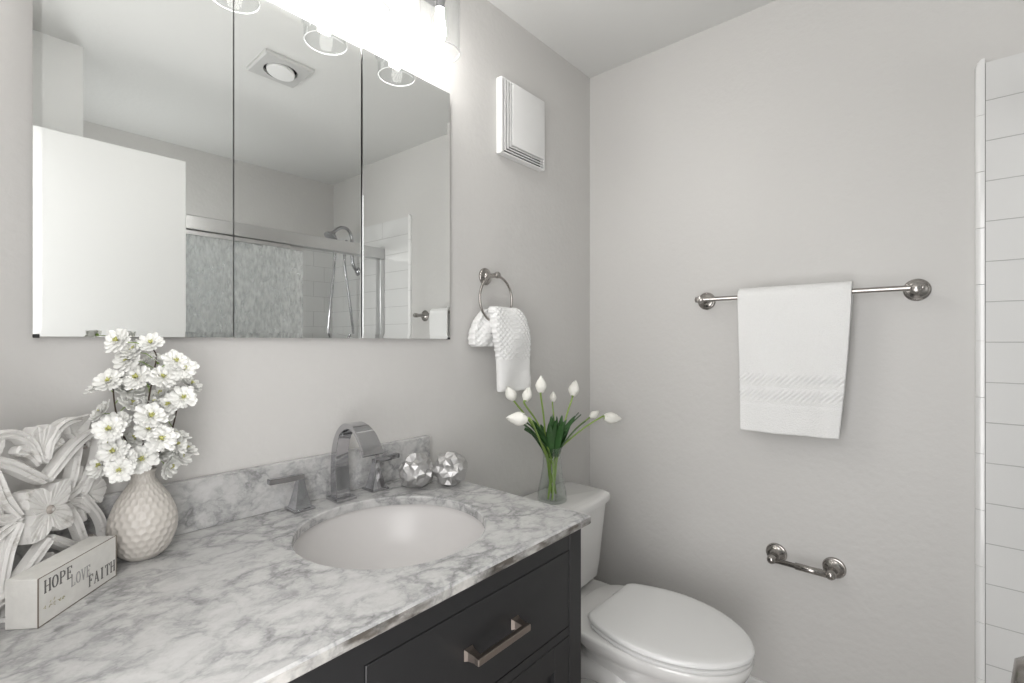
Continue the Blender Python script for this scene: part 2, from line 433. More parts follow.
# ================================================================ OPEN WHITE DOOR (seen in the mirror)
T = thing('open_door', 'plain white flush door swung open, seen only in the mirror', 'door', (-1.93, -1.28, 0.0))
bm = bmn(); box(bm, -1.94, -1.2015, -1.298, -1.262, 0.012, 2.018, 0.002, 1); link('door_slab', bm, M['white_paint'], T)
for y, s in ((-1.262, 1), (-1.298, -1)):
    bm = bmn()
    mt = Matrix.Translation((-1.255, y, 0.98)) @ Matrix.Rotation(-s * PI / 2, 4, 'X')
    lathe(bm, [(0.030, 0.0), (0.030, 0.005), (0.012, 0.012), (0.010, 0.035), (0.024, 0.042), (0.028, 0.055), (0.020, 0.066), (0.002, 0.069)], mt, 24)
    link('door_knob', clean(bm), M['nickel'], T, True, 0.8)
for zz in (0.25, 1.0, 1.8):
    bm = bmn(); tube(bm, [(-1.946, -1.259, zz - .045), (-1.946, -1.259, zz + .045)], 0.006, 10); link('hinge', bm, M['nickel'], T, True, .8)

# ================================================================ BATHTUB AND SHOWER
T = thing('bathtub', 'white alcove bathtub with a rolled rim, below the shower', 'bathtub', (-0.75, -1.78, 0.0))
bm = bmn()
def rr(x0, x1, y0, y1, z, r, n=6):
    out = []
    for cx, cy, a0 in ((x1 - r, y1 - r, 0), (x0 + r, y1 - r, PI / 2), (x0 + r, y0 + r, PI), (x1 - r, y0 + r, 1.5 * PI)):
        for k in range(n + 1):
            a = a0 + PI / 2 * k / n; out.append(Vector((cx + r * math.cos(a), cy + r * math.sin(a), z)))
    return out
X0, X1, Y0, Y1 = -1.495, -0.013, YF + 0.013, -1.305
rows = [rr(X0, X1, Y0, Y1 - .02, 0.0, .004), rr(X0, X1, Y0, Y1 - .02, 0.31, .004), rr(X0, X1, Y0, Y1, .335, .006), rr(X0, X1, Y0, Y1, .36, .008), rr(X0 + .005, X1 - .002, Y0 + .005, Y1 - .01, .372, .012),
        rr(X0 + .07, X1 - .07, Y0 + .06, Y1 - .24, .372, .12), rr(X0 + .085, X1 - .08, Y0 + .07, Y1 - .25, .355, .12), rr(X0 + .16, X1 - .12, Y0 + .12, Y1 - .30, .10, .12), rr(X0 + .22, X1 - .18, Y0 + .18, Y1 - .36, .06, .09)]
grid(bm, rows, closed_u=True, cap=True)
link('tub_body', clean(bm), M['porcelain'], T, True, 0.6)
bm = bmn(); lathe(bm, [(0.034, 0), (0.034, .004), (0.028, .007)], Matrix.Translation((-0.30, -1.86, .0605)), 24); link('drain', bm, M['chrome'], T, True, .6)

T = thing('shower_door', 'sliding shower door of rain glass in an aluminium frame, seen in the mirror', 'shower door', (-0.75, -1.50, 0.372))
bm = bmn(); box(bm, -1.496, -0.013, -1.532, -1.472, 1.779, 1.846, 0.004); link('header_rail', bm, M['steel'], T)
bm = bmn(); box(bm, -1.496, -0.013, -1.52, -1.48, .3725, .40, 0.003); link('bottom_track', bm, M['steel'], T)
bm = bmn(); box(bm, -0.042, -0.0125, -1.525, -1.478, .40, 1.779, 0.003); link('jamb', bm, M['steel'], T)
bm = bmn(); box(bm, -1.496, -1.470, -1.525, -1.478, .40, 1.779, 0.003); link('jamb', bm, M['steel'], T)
for xa, xb, yy in ((-1.465, -0.665, -1.492), (-1.40, -0.585, -1.514)):
    bm = bmn(); box(bm, xa, xb, yy - .003, yy + .003, .415, 1.775); p = link('glass_panel', bm, M['rain'], T)
    bm = bmn(); box(bm, xa, xb, yy - .006, yy + .006, .402, .42, .001); box(bm, xa, xb, yy - .006, yy + .006, 1.758, 1.778, .001)
    link('panel_rail', bm, M['steel'], p)
bm = bmn(); tube(bm, [(-1.36, -1.480, 1.05), (-1.36, -1.45, 1.05), (-0.80, -1.45, 1.05), (-0.80, -1.480, 1.05)], .007, 10)
for x in (-1.36, -.80): lathe(bm, [(.012, 0), (.012, .018)], Matrix.Translation((x, -1.476, 1.05)) @ Matrix.Rotation(PI / 2, 4, 'X'), 16)
link('towel_rail', bm, M['steel'], T, True, .7)

T = thing('hand_shower', 'chrome arched hand shower with a looping metal hose', 'shower', (0.0, -1.90, 1.745))
bm = bmn()
lathe(bm, [(.030, 0), (.030, .004), (.018, .012), (.010, .02)], Matrix.Translation((-0.012, -1.90, 1.745)) @ Matrix.Rotation(-PI / 2, 4, 'Y'), 24)
link('wall_flange', bm, M['chrome'], T, True, .7)
bm = bmn(); tube(bm, smoothpts([(-.02, -1.90, 1.745), (-.05, -1.90, 1.79), (-.062, -1.90, 1.88), (-.062, -1.90, 1.97), (-.085, -1.90, 2.015), (-.115, -1.90, 2.03), (-.155, -1.90, 2.02), (-.195, -1.90, 1.985)], 6), .011, 12)
link('shower_arm', bm, M['chrome'], T, True, .7)
bm = bmn(); lathe(bm, [(.012, 0), (.016, .012), (.026, .022), (.044, .04), (.045, .05), (.040, .054)], Matrix.Translation((-.19, -1.90, 1.992)) @ Matrix.Rotation(PI + .55, 4, 'Y'), 28)
link('shower_head', clean(bm), M['chrome'], T, True, .7)
bm = bmn()
hp = smoothpts([(-.192, -1.895, 1.965), (-.188, -1.89, 1.85), (-.205, -1.90, 1.60), (-.236, -1.90, 1.25), (-.215, -1.90, 1.06), (-.14, -1.90, 1.00), (-.065, -1.90, 1.08), (-.05, -1.90, 1.30), (-.08, -1.90, 1.55), (-.115, -1.90, 1.80), (-.10, -1.90, 1.95)], 22)
tube(bm, hp, [.0075 + (.0016 if i % 2 else 0) for i in range(len(hp))], 10)
link('metal_hose', bm, M['chrome'], T, True)
# tub spout and mixer lower down on the same wall
T = thing('tub_mixer', 'chrome tub spout and lever mixer on the tiled wall', 'tap', (0, -1.90, 0.6))
bm = bmn(); lathe(bm, [(.085, 0), (.085, .005), (.03, .014), (.028, .06), (.02, .065)], Matrix.Translation((-.0121, -1.90, 1.0 - .1)) @ Matrix.Rotation(-PI / 2, 4, 'Y'), 32); link('mixer_plate', clean(bm), M['chrome'], T, True, .6)
bm = bmn(); tube(bm, [(-.0125, -1.90, .58), (-.10, -1.90, .58), (-.135, -1.90, .565), (-.14, -1.90, .54)], [.03, .028, .024, .022], 20); link('tub_spout', bm, M['chrome'], T, True, .7)

# ================================================================ RECESSED CEILING LIGHT (seen in the mirror)
T = thing('ceiling_light', 'square white recessed gimbal light on the ceiling, seen in the mirror', 'light', (-0.932, -0.985, H))
bm = bmn()
cx, cy = -0.932, -0.985
outer = rr(cx - .10, cx + .10, cy - .10, cy + .10, H - .0005, .008, 9)
def ringpts(r, z, n=40):
    a0 = PI / 4
    return [Vector((cx + r * math.cos(2 * PI * k / n), cy + r * math.sin(2 * PI * k / n), z)) for k in range(n)]
# square plate with round hole: match 40 samples round the square
def sq(r, z, n=40):
    out = []
    for k in range(n):
        a = 2 * PI * k / n; c, s = math.cos(a), math.sin(a); m_ = max(abs(c), abs(s)); out.append(Vector((cx + r * c / m_, cy + r * s / m_, z)))
    return out
grid(bm, [sq(.100, H - .0005), sq(.100, H - .010), sq(.094, H - .016), ringpts(.066, H - .016), ringpts(.066, H - .001)], closed_u=True)
link('trim_plate', clean(bm), M['grille'], T, True, .5)
bm = bmn(); lathe(bm, [(.0655, 0), (.0655, -.002)], Matrix.Translation((cx, cy, H - .0006)), 40); link('recess', bm, M['dark'], T)
bm = bmn(); lathe(bm, [(.050, 0), (.056, -.012), (.054, -.020), (.03, -.022), (.002, -.022)], Matrix.Translation((cx + .003, cy, H - .003)) @ Matrix.Rotation(.16, 4, 'Y'), 40)
link('gimbal_lamp', clean(bm), M['white_paint'], T, True, .6)

# ================================================================ VENT COVER ON THE BACK WALL
T = thing('vent_cover', 'white plastic louvred vent cover high on the wall right of the mirror', 'vent', (-0.487, 0, 1.925))
VX0, VX1, VZ0, VZ1 = -0.602, -0.3600, 1.914, 2.175
bm = bmn(); box(bm, VX0 + .004, VX1 - .003, -.007, -.0005, VZ0 + .004, VZ1 - .003, .001); link('inner_box', bm, M['dark'], T)
bm = bmn(); box(bm, VX0 + .057, VX1 - .001, -.026, -.0072, VZ0 + .0400, VZ1 - .001, .002, 3)
link('front_plate', bm, M['plastic'], T, True, .7)
bm = bmn(); box(bm, VX1 - .006, VX1, -.0255, -.0008, VZ0, VZ1, .001, 2); box(bm, VX0, VX1, -.0255, -.0008, VZ1 - .005, VZ1, .001, 2)
box(bm, VX0 - .0008, VX0 + .0012, -.0235, -.0008, VZ0, VZ1); box(bm, VX0, VX1, -.0235, -.0008, VZ0 - .0008, VZ0 + .001)
link('outer_rim', bm, M['plastic'], T, True, .7)
for k in range(4):   # nested L shaped louvres down the left side and along the bottom
    lx = VX0 + .0138 * k; lz = VZ0 + .0098 * k; bm = bmn()
    sec = [(0.0005, -.0255), (.0085, -.0255), (.0097, -.0240), (.0097, -.0075), (.0080, -.0075), (.0005, -.0235)]
    secb = [(0.0005, -.0255), (.0044, -.0255), (.0052, -.0245), (.0052, -.0235), (.0045, -.0228), (.0005, -.0235)]
    rows = [[Vector((lx + a, y, VZ1 - .004)) for a, y in sec], [Vector((lx + a, y, lz + b_)) for (a, y), (b_, _) in zip(sec, secb)], [Vector((VX1 - .004, y, lz + b_)) for b_, y in secb]]
    grid(bm, rows, closed_u=True, cap=True)
    link('louvre', clean(bm), M['plastic'], T, True, .4)

# ================================================================ MIRROR CABINET
T = thing('mirror_cabinet', 'three door frameless mirror cabinet above the marble vanity', 'mirror cabinet', (-1.291, 0, 1.273))
MX0, MX1, MZ0, MZ1 = -1.7482, -0.8341, 1.2715, 2.0255
bm = bmn(); box(bm, MX0 + .004, MX1 - .004, -.0125, -.0005, MZ0 + .004, MZ1 - .004); link('cabinet_body', bm, M['steel'], T)
W3 = (MX1 - MX0) / 3; gap = .0014
for i in range(3):
    xa = MX0 + W3 * i + (gap if i else 0); xb = MX0 + W3 * (i + 1) - (gap if i < 2 else 0)
    bl = .011 if i == 0 else .0; br = .011 if i == 2 else .0; bz = .011; d = .0007
    ang = math.radians(0.0)
    bm = bmn()
    xi0, xi1 = xa + bl, xb - br
    fr_ = -.0212; 
    P = lambda x, z, y: bm.verts.new((x, y, z))
    o_ = [P(xa, MZ0, fr_ + d), P(xb, MZ0, fr_ + d), P(xb, MZ1, fr_ + d), P(xa, MZ1, fr_ + d)]
    n_ = [P(xi0, MZ0 + bz, fr_), P(xi1, MZ0 + bz, fr_), P(xi1, MZ1 - bz, fr_), P(xi0, MZ1 - bz, fr_)]
    bk = [P(xa, MZ0, fr_ + .006), P(xb, MZ0, fr_ + .006), P(xb, MZ1, fr_ + .006), P(xa, MZ1, fr_ + .006)]
    bm.faces.new(n_)
    for q in range(4):
        if (o_[q].co - n_[q].co).length > 0: 
            try: bm.faces.new((o_[q], o_[(q + 1) % 4], n_[(q + 1) % 4], n_[q]))
            except ValueError: pass
        bm.faces.new((bk[q], bk[(q + 1) % 4], o_[(q + 1) % 4], o_[q])).material_index = 1
    bm.faces.new(list(reversed(bk))).material_index = 1
    bmesh.ops.recalc_face_normals(bm, faces=bm.faces)
    if i == 2:      # this door stands a hair open, hinged at the right
        bm.transform(Matrix.Translation((xb, fr_, 0)) @ Matrix.Rotation(math.radians(1.05), 4, 'Z') @ Matrix.Translation((-xb, -fr_, 0)))
    dr = link('mirror_door', bm, [M['mirror'], M['steel']], T)
    if i != 1:
        bm = bmn(); xx = xa if i == 0 else xb - .008
        box(bm, xx, xx + .008, -.0235, -.013, MZ0 - .0025, MZ0 + .004, .0008, 1); link('corner_clip', bm, M['dark'], dr)

# ================================================================ VANITY LIGHT
T = thing('vanity_light', 'four lamp vanity light with clear glass cylinder shades above the mirror', 'light', (-1.291, 0, 2.24))
bm = bmn(); box(bm, -1.70, -0.88, -.022, -.0005, 2.275, 2.345, .004); link('wall_plate', bm, M['chrome'], T)
for x in (-0.958, -1.1835, -1.409, -1.6345):
    bm = bmn(); tube(bm, [(x, -.02, 2.31), (x, -.10, 2.31), (x, -.118, 2.302), (x, -.12, 2.285), (x, -.12, 2.26)], .008, 12)
    lathe(bm, [(.024, 2.246), (.024, 2.252), (.018, 2.258), (.012, 2.27)], Matrix.Translation((x, -.12, 0)), 32)
    link('arm', bm, M['chrome'], T, True, .7)
    bm = bmn(); lathe(bm, [(.016, 2.246), (.0165, 2.205), (.013, 2.190), (.0125, 2.176)], Matrix.Translation((x, -.12, 0)), 24); link('socket', clean(bm), M['chrome'], T, True, .7)
    bm = bmn(); lathe(bm, [(.004, 2.190), (.011, 2.178), (.012, 2.150), (.0155, 2.125), (.016, 2.108), (.012, 2.093), (.002, 2.088)], Matrix.Translation((x, -.12, 0)), 20); link('bulb', clean(bm), M['bulb'], T, True)
    bm = bmn()
    lathe(bm, [(.057, 2.248), (.056, 2.15), (.0555, 2.058), (.0530, 2.0565), (.0525, 2.060), (.053, 2.15), (.054, 2.246)], Matrix.Translation((x, -.12, 0)), 48, cap=False)
    for f in bm.faces:
        if f.calc_center_median().z < 2.0605: f.material_index = 1
    link('glass_shade', bm, [M['glass'], M['rim']], T, True)

# ================================================================ VANITY
CT = 0.880; CR = -0.910; CF = -0.573; CL = XL + .002
# cabinet
T = thing('vanity_cabinet', 'charcoal black shaker vanity cabinet under the marble counter', 'cabinet', ((CL + CR) / 2, -0.28, 0))
CX1 = -0.912; CY = -0.548; CTB = CT - .0205
bm = bmn()
box(bm, CL + .004, CL + .022, CY, -.004, .09, CTB); box(bm, CX1 - .018, CX1, CY, -.004, 0, CTB, .001, 1)
box(bm, CL + .022, CX1 - .018, -.016, -.004, .09, CTB); box(bm, CL + .022, CX1 - .018, CY + .02, -.016, .09, .108)
box(bm, CL + .022, CX1 - .018, CY + .06, CY + .075, .0, .09)
link('carcass', bm, M['charcoal'], T)
bm = bmn()   # face frame
DR0, DR1 = -1.457, -0.957
box(bm, DR1, CX1 - .0005, CY - .0015, CY + .019, 0.0, CTB - .001, .001, 1)
box(bm, DR0 - .055, DR0, CY, CY + .019, .09, .8125)
box(bm, CL + .004, CL + .045, CY, CY + .019, .0, .8125)
box(bm, CL + .004, DR1, CY, CY + .019, .8125, CTB - .001)
box(bm, DR0, DR1, CY, CY + .019, .628, .646)
box(bm, CL + .045, DR0 - .055, CY, CY + .019, .628, .646); box(bm, CL + .045, DR0 - .055, CY, CY + .019, .09, .13); box(bm, DR0, DR1, CY, CY + .019, .09, .13)
link('face_frame', bm, M['charcoal'], T)
def pull(p, xc, zc, horizontal=True):
    bm = bmn()
    if horizontal:
        box(bm, xc - .068, xc + .068, CY - .034, CY - .024, zc - .006, zc + .006, .0012, 2)
        for s in (-1, 1):
            # flared post
            rows = []
            for yy, w in ((CY - .001, .010), (CY - .008, .0075), (CY - .026, .0055)):
                rows.append([Vector((xc + s * .060 + a * w, yy, zc + c * w * 1.0)) for a, c in ((-1, -1), (1, -1), (1, 1), (-1, 1))])
            grid(bm, rows, closed_u=True, cap=True)
    else:
        box(bm, xc - .006, xc + .006, CY - .034, CY - .024, zc - .068, zc + .068, .0012, 2)
        for s in (-1, 1): box(bm, xc - .006, xc + .006, CY - .026, CY - .001, zc + s * .060 - .006, zc + s * .060 + .006)
    link('pull_handle', clean(bm), M['pull'], p)
def slabfront(x0, x1, z0, z1, name='drawer'):
    bm = bmn(); g = .002
    box(bm, x0 + g, x1 - g, CY - .0005, CY + .018, z0 + g, z1 - g, .001, 1)
    return link(name, bm, M['charcoal'], T)
def shaker(x0, x1, z0, z1, name='cabinet_door'):
    bm = bmn(); g = .002; w = .052
    x0 += g; x1 -= g; z0 += g; z1 -= g
    box(bm, x0, x0 + w, CY - .0005, CY + .018, z0, z1, .001, 1); box(bm, x1 - w, x1, CY - .0005, CY + .018, z0, z1, .001, 1)
    box(bm, x0 + w, x1 - w, CY - .0005, CY + .018, z0, z0 + w, .001, 1); box(bm, x0 + w, x1 - w, CY - .0005, CY + .018, z1 - w, z1, .001, 1)
    box(bm, x0 + w, x1 - w, CY + .010, CY + .016, z0 + w, z1 - w)
    return link(name, bm, M['charcoal'], T)
p = slabfront(DR0, DR1, .646, .8125); pull(p, -1.199, .734)
xm = (DR0 + DR1) / 2
p = shaker(DR0, xm, .13, .628); pull(p, xm - .035, .54, False)
p = shaker(xm, DR1, .13, .628); pull(p, xm + .035, .54, False)
xa, xb = CL + .045, DR0 - .055
p = shaker(xa, xb, .646, .8125, 'drawer'); pull(p, (xa + xb) / 2, .745)
p = shaker(xa, xb, .40, .628, 'drawer'); pull(p, (xa + xb) / 2, .52)
p = shaker(xa, xb, .13, .40, 'drawer'); pull(p, (xa + xb) / 2, .265)

# countertop with oval cut-out
SX, SY, SA, SB = -1.234, -0.297, 0.191, 0.192
def countertop():
    bm = bmn(); n = 96
    ox0, ox1, oy0, oy1 = CL, CR, CF, -.001
    def outer(inset, z):
        out = []
        for k in range(n):
            a = 2 * PI * k / n; c, s = math.cos(a), math.sin(a)
            # ray from the sink centre to the (inset) rectangle
            x0, x1, y0, y1 = ox0 + inset, ox1 - inset, oy0 + inset, oy1
            tx = ((x1 - SX) / c) if c > 1e-9 else ((x0 - SX) / c if c < -1e-9 else 1e9)
            ty = ((y1 - SY) / s) if s > 1e-9 else ((y0 - SY) / s if s < -1e-9 else 1e9)
            t = min(tx, ty); out.append([SX + c * t, SY + s * t, z])
        # snap the nearest samples to the four corners
        for X, Y in ((x0, y0), (x1, y0), (x1, y1), (x0, y1)):
            i = min(range(n), key=lambda k: (math.atan2(out[k][1] - SY, out[k][0] - SX) - math.atan2(Y - SY, X - SX)) ** 2)
            out[i] = [X, Y, z]
        return [Vector(p) for p in out]
    def inner(e, z): return [Vector((SX + (SA + e) * math.cos(2 * PI * k / n), SY + (SB + e) * math.sin(2 * PI * k / n), z)) for k in range(n)]
    rows = [inner(0, CT - .020), inner(0, CT - .0025), inner(.0025, CT), outer(.0035, CT), outer(0, CT - .0035), outer(0, CT - .0175), outer(.0025, CT - .020), inner(0, CT - .020)]
    V = grid(bm, rows, closed_u=True)
    bm.faces.ensure_lookup_table()
    for f in bm.faces:
        c = f.calc_center_median()
        if c.z < CT - .002 and (c.y < CF + .0015 or c.x > CR - .0015): f.material_index = 1
    return clean(bm)
o = link('marble_countertop', countertop(), [M['marble'], M['marble_edge']], None, True, 0.35)
tag(recenter(o), 'grey veined white marble countertop with an oval sink cut-out', 'countertop')
bm = bmn(); box(bm, CL, CR - .001, -.0205, -.001, CT + .0002, .984, .0015, 2)
tag(recenter(link('marble_backsplash', bm, M['marble'])), 'low grey veined marble backsplash strip along the wall under the mirror', 'backsplash')

# sink
T = thing('undermount_sink', 'white oval undermount sink set in the marble counter', 'sink', (SX, SY, CT - .17))
bm = bmn(); n = 64; rows = []
for e, z in ((.018, CT - .0225), (.006, CT - .0215), (.006, CT - .024), (.002, CT - .045), (-.012, CT - .085), (-.038, CT - .125), (-.085, CT - .150), (-.14, CT - .158), (-.168, CT - .160)):
    rows.append([Vector((SX + (SA + e) * math.cos(2 * PI * k / n), SY + (SB + e) * math.sin(2 * PI * k / n), z)) for k in range(n)])
grid(bm, rows, closed_u=True)
rows2 = [[v + Vector(((v.x - SX) * .03, (v.y - SY) * .03, -.008)) for v in r] for r in rows]
grid(bm, rows2, closed_u=True); grid(bm, [rows[0], rows2[0]], closed_u=True); grid(bm, [rows[-1], rows2[-1]], closed_u=True)
link('basin', clean(bm), M['basin'], T, True, 1.2)
bm = bmn(); lathe(bm, [(.030, CT - .1665), (.030, CT - .1585), (.0255, CT - .156), (.018, CT - .158), (.002, CT - .1575)], Matrix.Translation((SX, SY, 0)), 32); link('drain', clean(bm), M['chrome'], T, True, .6)

# ================================================================ FAUCET
T = thing('faucet', 'chrome widespread faucet with a flat arched spout and two lever handles', 'faucet', (-1.220, -.060, CT))
def sq_section(bm, cx, cy, tab):
    grid(bm, [[Vector((cx + a * w, cy + c * w2, z)) for a, c in ((-1, -1), (1, -1), (1, 1), (-1, 1))] for z, w, w2 in tab], closed_u=True, cap=True)
def faucet_spout():
    bm = bmn()
    px, py = -1.2160, -.058
    box(bm, px - .026, px + .026, py - .028, py + .026, CT + .0003, CT + .008, .0012, 2)
    path = [(-.056, CT + .006), (-.052, CT + .045), (-.050, CT + .09), (-.055, CT + .130), (-.072, CT + .163), (-.100, CT + .182), (-.130, CT + .185), (-.160, CT + .172), (-.182, CT + .150), (-.196, CT + .128)]
    sp = smoothpts([(px, y, z) for y, z in path], 8)
    n = len(sp) - 1; rows = []
    for i, q in enumerate(sp):
        t = i / n
        a = sp[min(i + 1, n)] - sp[max(i - 1, 0)]; a.normalize()
        nm = Vector((0, -a.z, a.y)).normalized()
        w = interp([(0, .0185), (.35, .0165), (.6, .0195), (.85, .0245), (1, .026)], t)
        th = interp([(0, .0150), (.3, .0115), (.5, .008), (.75, .0055), (1, .0045)], t)
        cc = .0012
        sec = [(-w, -th + cc), (-w + cc, -th), (w - cc, -th), (w, -th + cc), (w, th - cc), (w - cc, th), (-w + cc, th), (-w, th - cc)]
        rows.append([q + Vector((u, 0, 0)) + nm * v for u, v in sec])
    grid(bm, rows, closed_u=True, cap=True)
    return clean(bm)
link('spout', faucet_spout(), M['chrome'], T, True, .5)
for s, hx, hy in ((-1, -1.3155, -.053), (1, -1.1170, -.053)):
    bm = bmn()
    box(bm, hx - .0245, hx + .0245, hy - .026, hy + .026, CT + .0003, CT + .006, .001, 2)
    tab = []
    for k in range(11):
        t = k / 10; w = .0215 - .0150 * (t ** .78); tab.append((CT + .005 + t * .066, w * .94, w * .94))
    sq_section(bm, hx, hy, tab)
    h = link('handle', clean(bm), M['chrome'], T, True, .5)
    bm = bmn(); xs = sorted((hx - s * .008, hx + s * .070))
    rows = []
    for x in (hx - s * .008, hx + s * .03, hx + s * .070):
        u = abs(x - hx) / .07; w = .0065 + .001 * u
        rows.append([Vector((x, hy + a * w, CT + .0735 + .003 * u + c * .0058)) for a, c in ((-1, -1), (1, -1), (1, 1), (-1, 1))])
    grid(bm, rows, closed_u=True, cap=True)
    clean(bm); bmesh.ops.bevel(bm, geom=[e for e in bm.edges if e.calc_length() > .02 or len(e.link_faces) == 2 and e.calc_face_angle(0) > 1], offset=.001, segments=2, affect='EDGES')
    link('lever', bm, M['chrome'], h, True, .6)

# ================================================================ COUNTER DECOR
# two crumpled silver balls
def crumpled(seed, r):
    rnd = random.Random(seed); bm = bmn()
    bmesh.ops.create_icosphere(bm, subdivisions=3, radius=1.0)
    for v in bm.verts:
        d = v.co.normalized()
        j = Vector((rnd.uniform(-1, 1), rnd.uniform(-1, 1), rnd.uniform(-1, 1))) * .085
        ridge = abs(noise.noise(d * 3.4 + Vector((seed, 1, 5)))) + .6 * abs(noise.noise(d * 6.5 + Vector((3, seed, 0))))
        v.co = (d + j).normalized() * r * (1.07 - .42 * ridge + rnd.uniform(-.040, .040))
    for v in bm.verts:
        if v.co.z < -r * .9: v.co.z = -r * .9
    return bm
for i, (x, y, lab) in enumerate(((-1.034, -.118, 'crumpled silver decorative ball nearer the faucet, left of its twin'), (-0.967, -.172, 'crumpled silver decorative ball nearer the counter end, right of its twin'))):
    R = .0485
    bm = crumpled(11 + i * 5, R); bm.transform(Matrix.Translation((x, y, CT + R * .9 + .0003)))
    tag(recenter(link('decorative_ball', bm, M['silver'])), lab, 'ornament', 'silver balls on the counter')

# dimpled vase
VC = Vector((-1.612, -.082, CT))
T = thing('bulb_vase', 'round beige ceramic vase with a dimpled honeycomb surface holding white blossom branches', 'vase', VC)
def dimpled_vase():
    bm = bmn(); seg = 208; rows = []
    prof = [(.0, .0), (.020, .0003), (.026, .002), (.038, .014), (.0478, .036), (.0515, .058), (.0495, .080), (.0415, .104), (.030, .125), (.0205, .141), (.0172, .150), (.0178, .158), (.0195, .163)]
    prof = [(r, z * .945) for r, z in prof]
    pp = smoothpts([(r, 0, z) for r, z in prof], 10)
    sarc = 0; last = pp[0]
    ncell = 24; rowh = .0118
    for i, q in enumerate(pp):
        sarc += (q - last).length; last = q
        r = max(q.x, .0005); z = q.z; ring = []
        u_row = sarc / rowh
        for j in range(seg):
            a = 2 * PI * j / seg; best = 9.0
            for ro in (math.floor(u_row), math.floor(u_row) + 1):
                off = .5 if ro % 2 else 0
                ca_ = (a / (2 * PI) * ncell - off); du = (ca_ - round(ca_)) * (2 * PI * r / ncell); dv = (u_row - ro) * rowh
                sc_ = max(.45, (2 * PI * r / ncell) / .0135)
                best = min(best, math.hypot(du / sc_, dv))
            amp = .0019 * min(1, max(0, (z - .004) / .012)) * min(1, max(0, (.158 - z) / .01)) * min(1, r / .03)
            dpt = amp * max(0, 1 - (best / .0068) ** 2)
            ring.append(VC + Vector(((r - dpt) * math.cos(a), (r - dpt) * math.sin(a), z + .0002)))
        rows.append(ring)
    for r, z in ((.0178, .1565), (.0150, .1550), (.0135, .146), (.0135, .11)):
        rows.append([VC + Vector((r * math.cos(2 * PI * j / seg), r * math.sin(2 * PI * j / seg), z)) for j in range(seg)])
    grid(bm, rows, closed_u=True)
    return clean(bm)
link('vase_body', dimpled_vase(), M['ceramic'], T, True)

BL = [(-1.653, -0.124, 1.264), (-1.628, -0.105, 1.247), (-1.608, -0.116, 1.259), (-1.636, -0.102, 1.232), (-1.593, -0.101, 1.227), (-1.577, -0.134, 1.227), (-1.564, -0.137, 1.214), (-1.542, -0.088, 1.181), (-1.562, -0.122, 1.161), (-1.593, -0.124, 1.199), (-1.583, -0.078, 1.165), (-1.664, -0.11, 1.196), (-1.643, -0.088, 1.2), (-1.625, -0.109, 1.2), (-1.634, -0.1, 1.154), (-1.612, -0.129, 1.133), (-1.602, -0.1, 1.152), (-1.669, -0.086, 1.143), (-1.653, -0.107, 1.127), (-1.625, -0.093, 1.091), (-1.588, -0.098, 1.127), (-1.598, -0.134, 1.094), (-1.567, -0.092, 1.088), (-1.658, -0.102, 1.094), (-1.658, -0.12, 1.08), (-1.654, -0.136, 1.052), (-1.59, -0.086, 1.059), (-1.571, -0.11, 1.076), (-1.561, -0.095, 1.05), (-1.669, -0.085, 1.053), (-1.578, -0.095, 1.037), (-1.669, -0.083, 1.188), (-1.62, -0.114, 1.06), (-1.607, -0.09, 1.186), (-1.576, -0.111, 1.194), (-1.611, -0.082, 1.221), (-1.634, -0.085, 1.175), (-1.666, -0.132, 1.119), (-1.615, -0.13, 1.112), (-1.646, -0.125, 1.065), (-1.548, -0.08, 1.059), (-1.579, -0.112, 1.149)]
def blossom_bm():
    bm = bmn()
    rnd = random.Random(4)
    for layer, (cnt, ln, lift, wd) in enumerate(((11, .0260, .04, .0064), (10, .0215, .34, .0058), (6, .0130, .75, .0044))):
        for k in range(cnt):
            a = 2 * PI * (k + .5 * layer) / cnt + rnd.uniform(-.12, .12); l = ln * rnd.uniform(.88, 1.08); lf = lift + rnd.uniform(-.08, .1)
            dirv = Vector((math.cos(a) * math.cos(lf), math.sin(a) * math.cos(lf), math.sin(lf))); side = Vector((-math.sin(a), math.cos(a), 0))
            nrm = dirv.cross(side)
            rows = []
            for t in (0, .2, .45, .7, .88, 1.0):
                w = wd * (0.25 + 1.6 * t * (1 - t * .62) if t < .9 else .42 if t < .99 else .3)
                c = dirv * (l * t) + Vector((0, 0, .004 * t * t))
                notch = -.002 if t > .99 else 0
                rows.append([c - side * w + nrm * -.0012, c - side * w * .5 + nrm * .0006 - nrm * .0, c + dirv * notch + nrm * .0002, c + side * w * .5 + nrm * .0006, c + side * w - nrm * .0012])
            V = grid(bm, rows)
    for k in range(22):   # stamens
        a = rnd.uniform(0, 2 * PI); rr_ = rnd.uniform(0, .0042)
        b0 = Vector((math.cos(a) * rr_ * .4, math.sin(a) * rr_ * .4, .001)); b1 = Vector((math.cos(a) * rr_, math.sin(a) * rr_, .0065 + rnd.uniform(0, .002)))
        tube(bm, [b0, b1, b1 + Vector((0, 0, .0012))], [.0004, .0008, .0014], 4, mi=1)
    # green calyx behind
    lathe(bm, [(.0008, -.006), (.0028, -.003), (.0032, .0), (.001, .001)], None, 8, mi=2)
    return bm
mesh_b = None
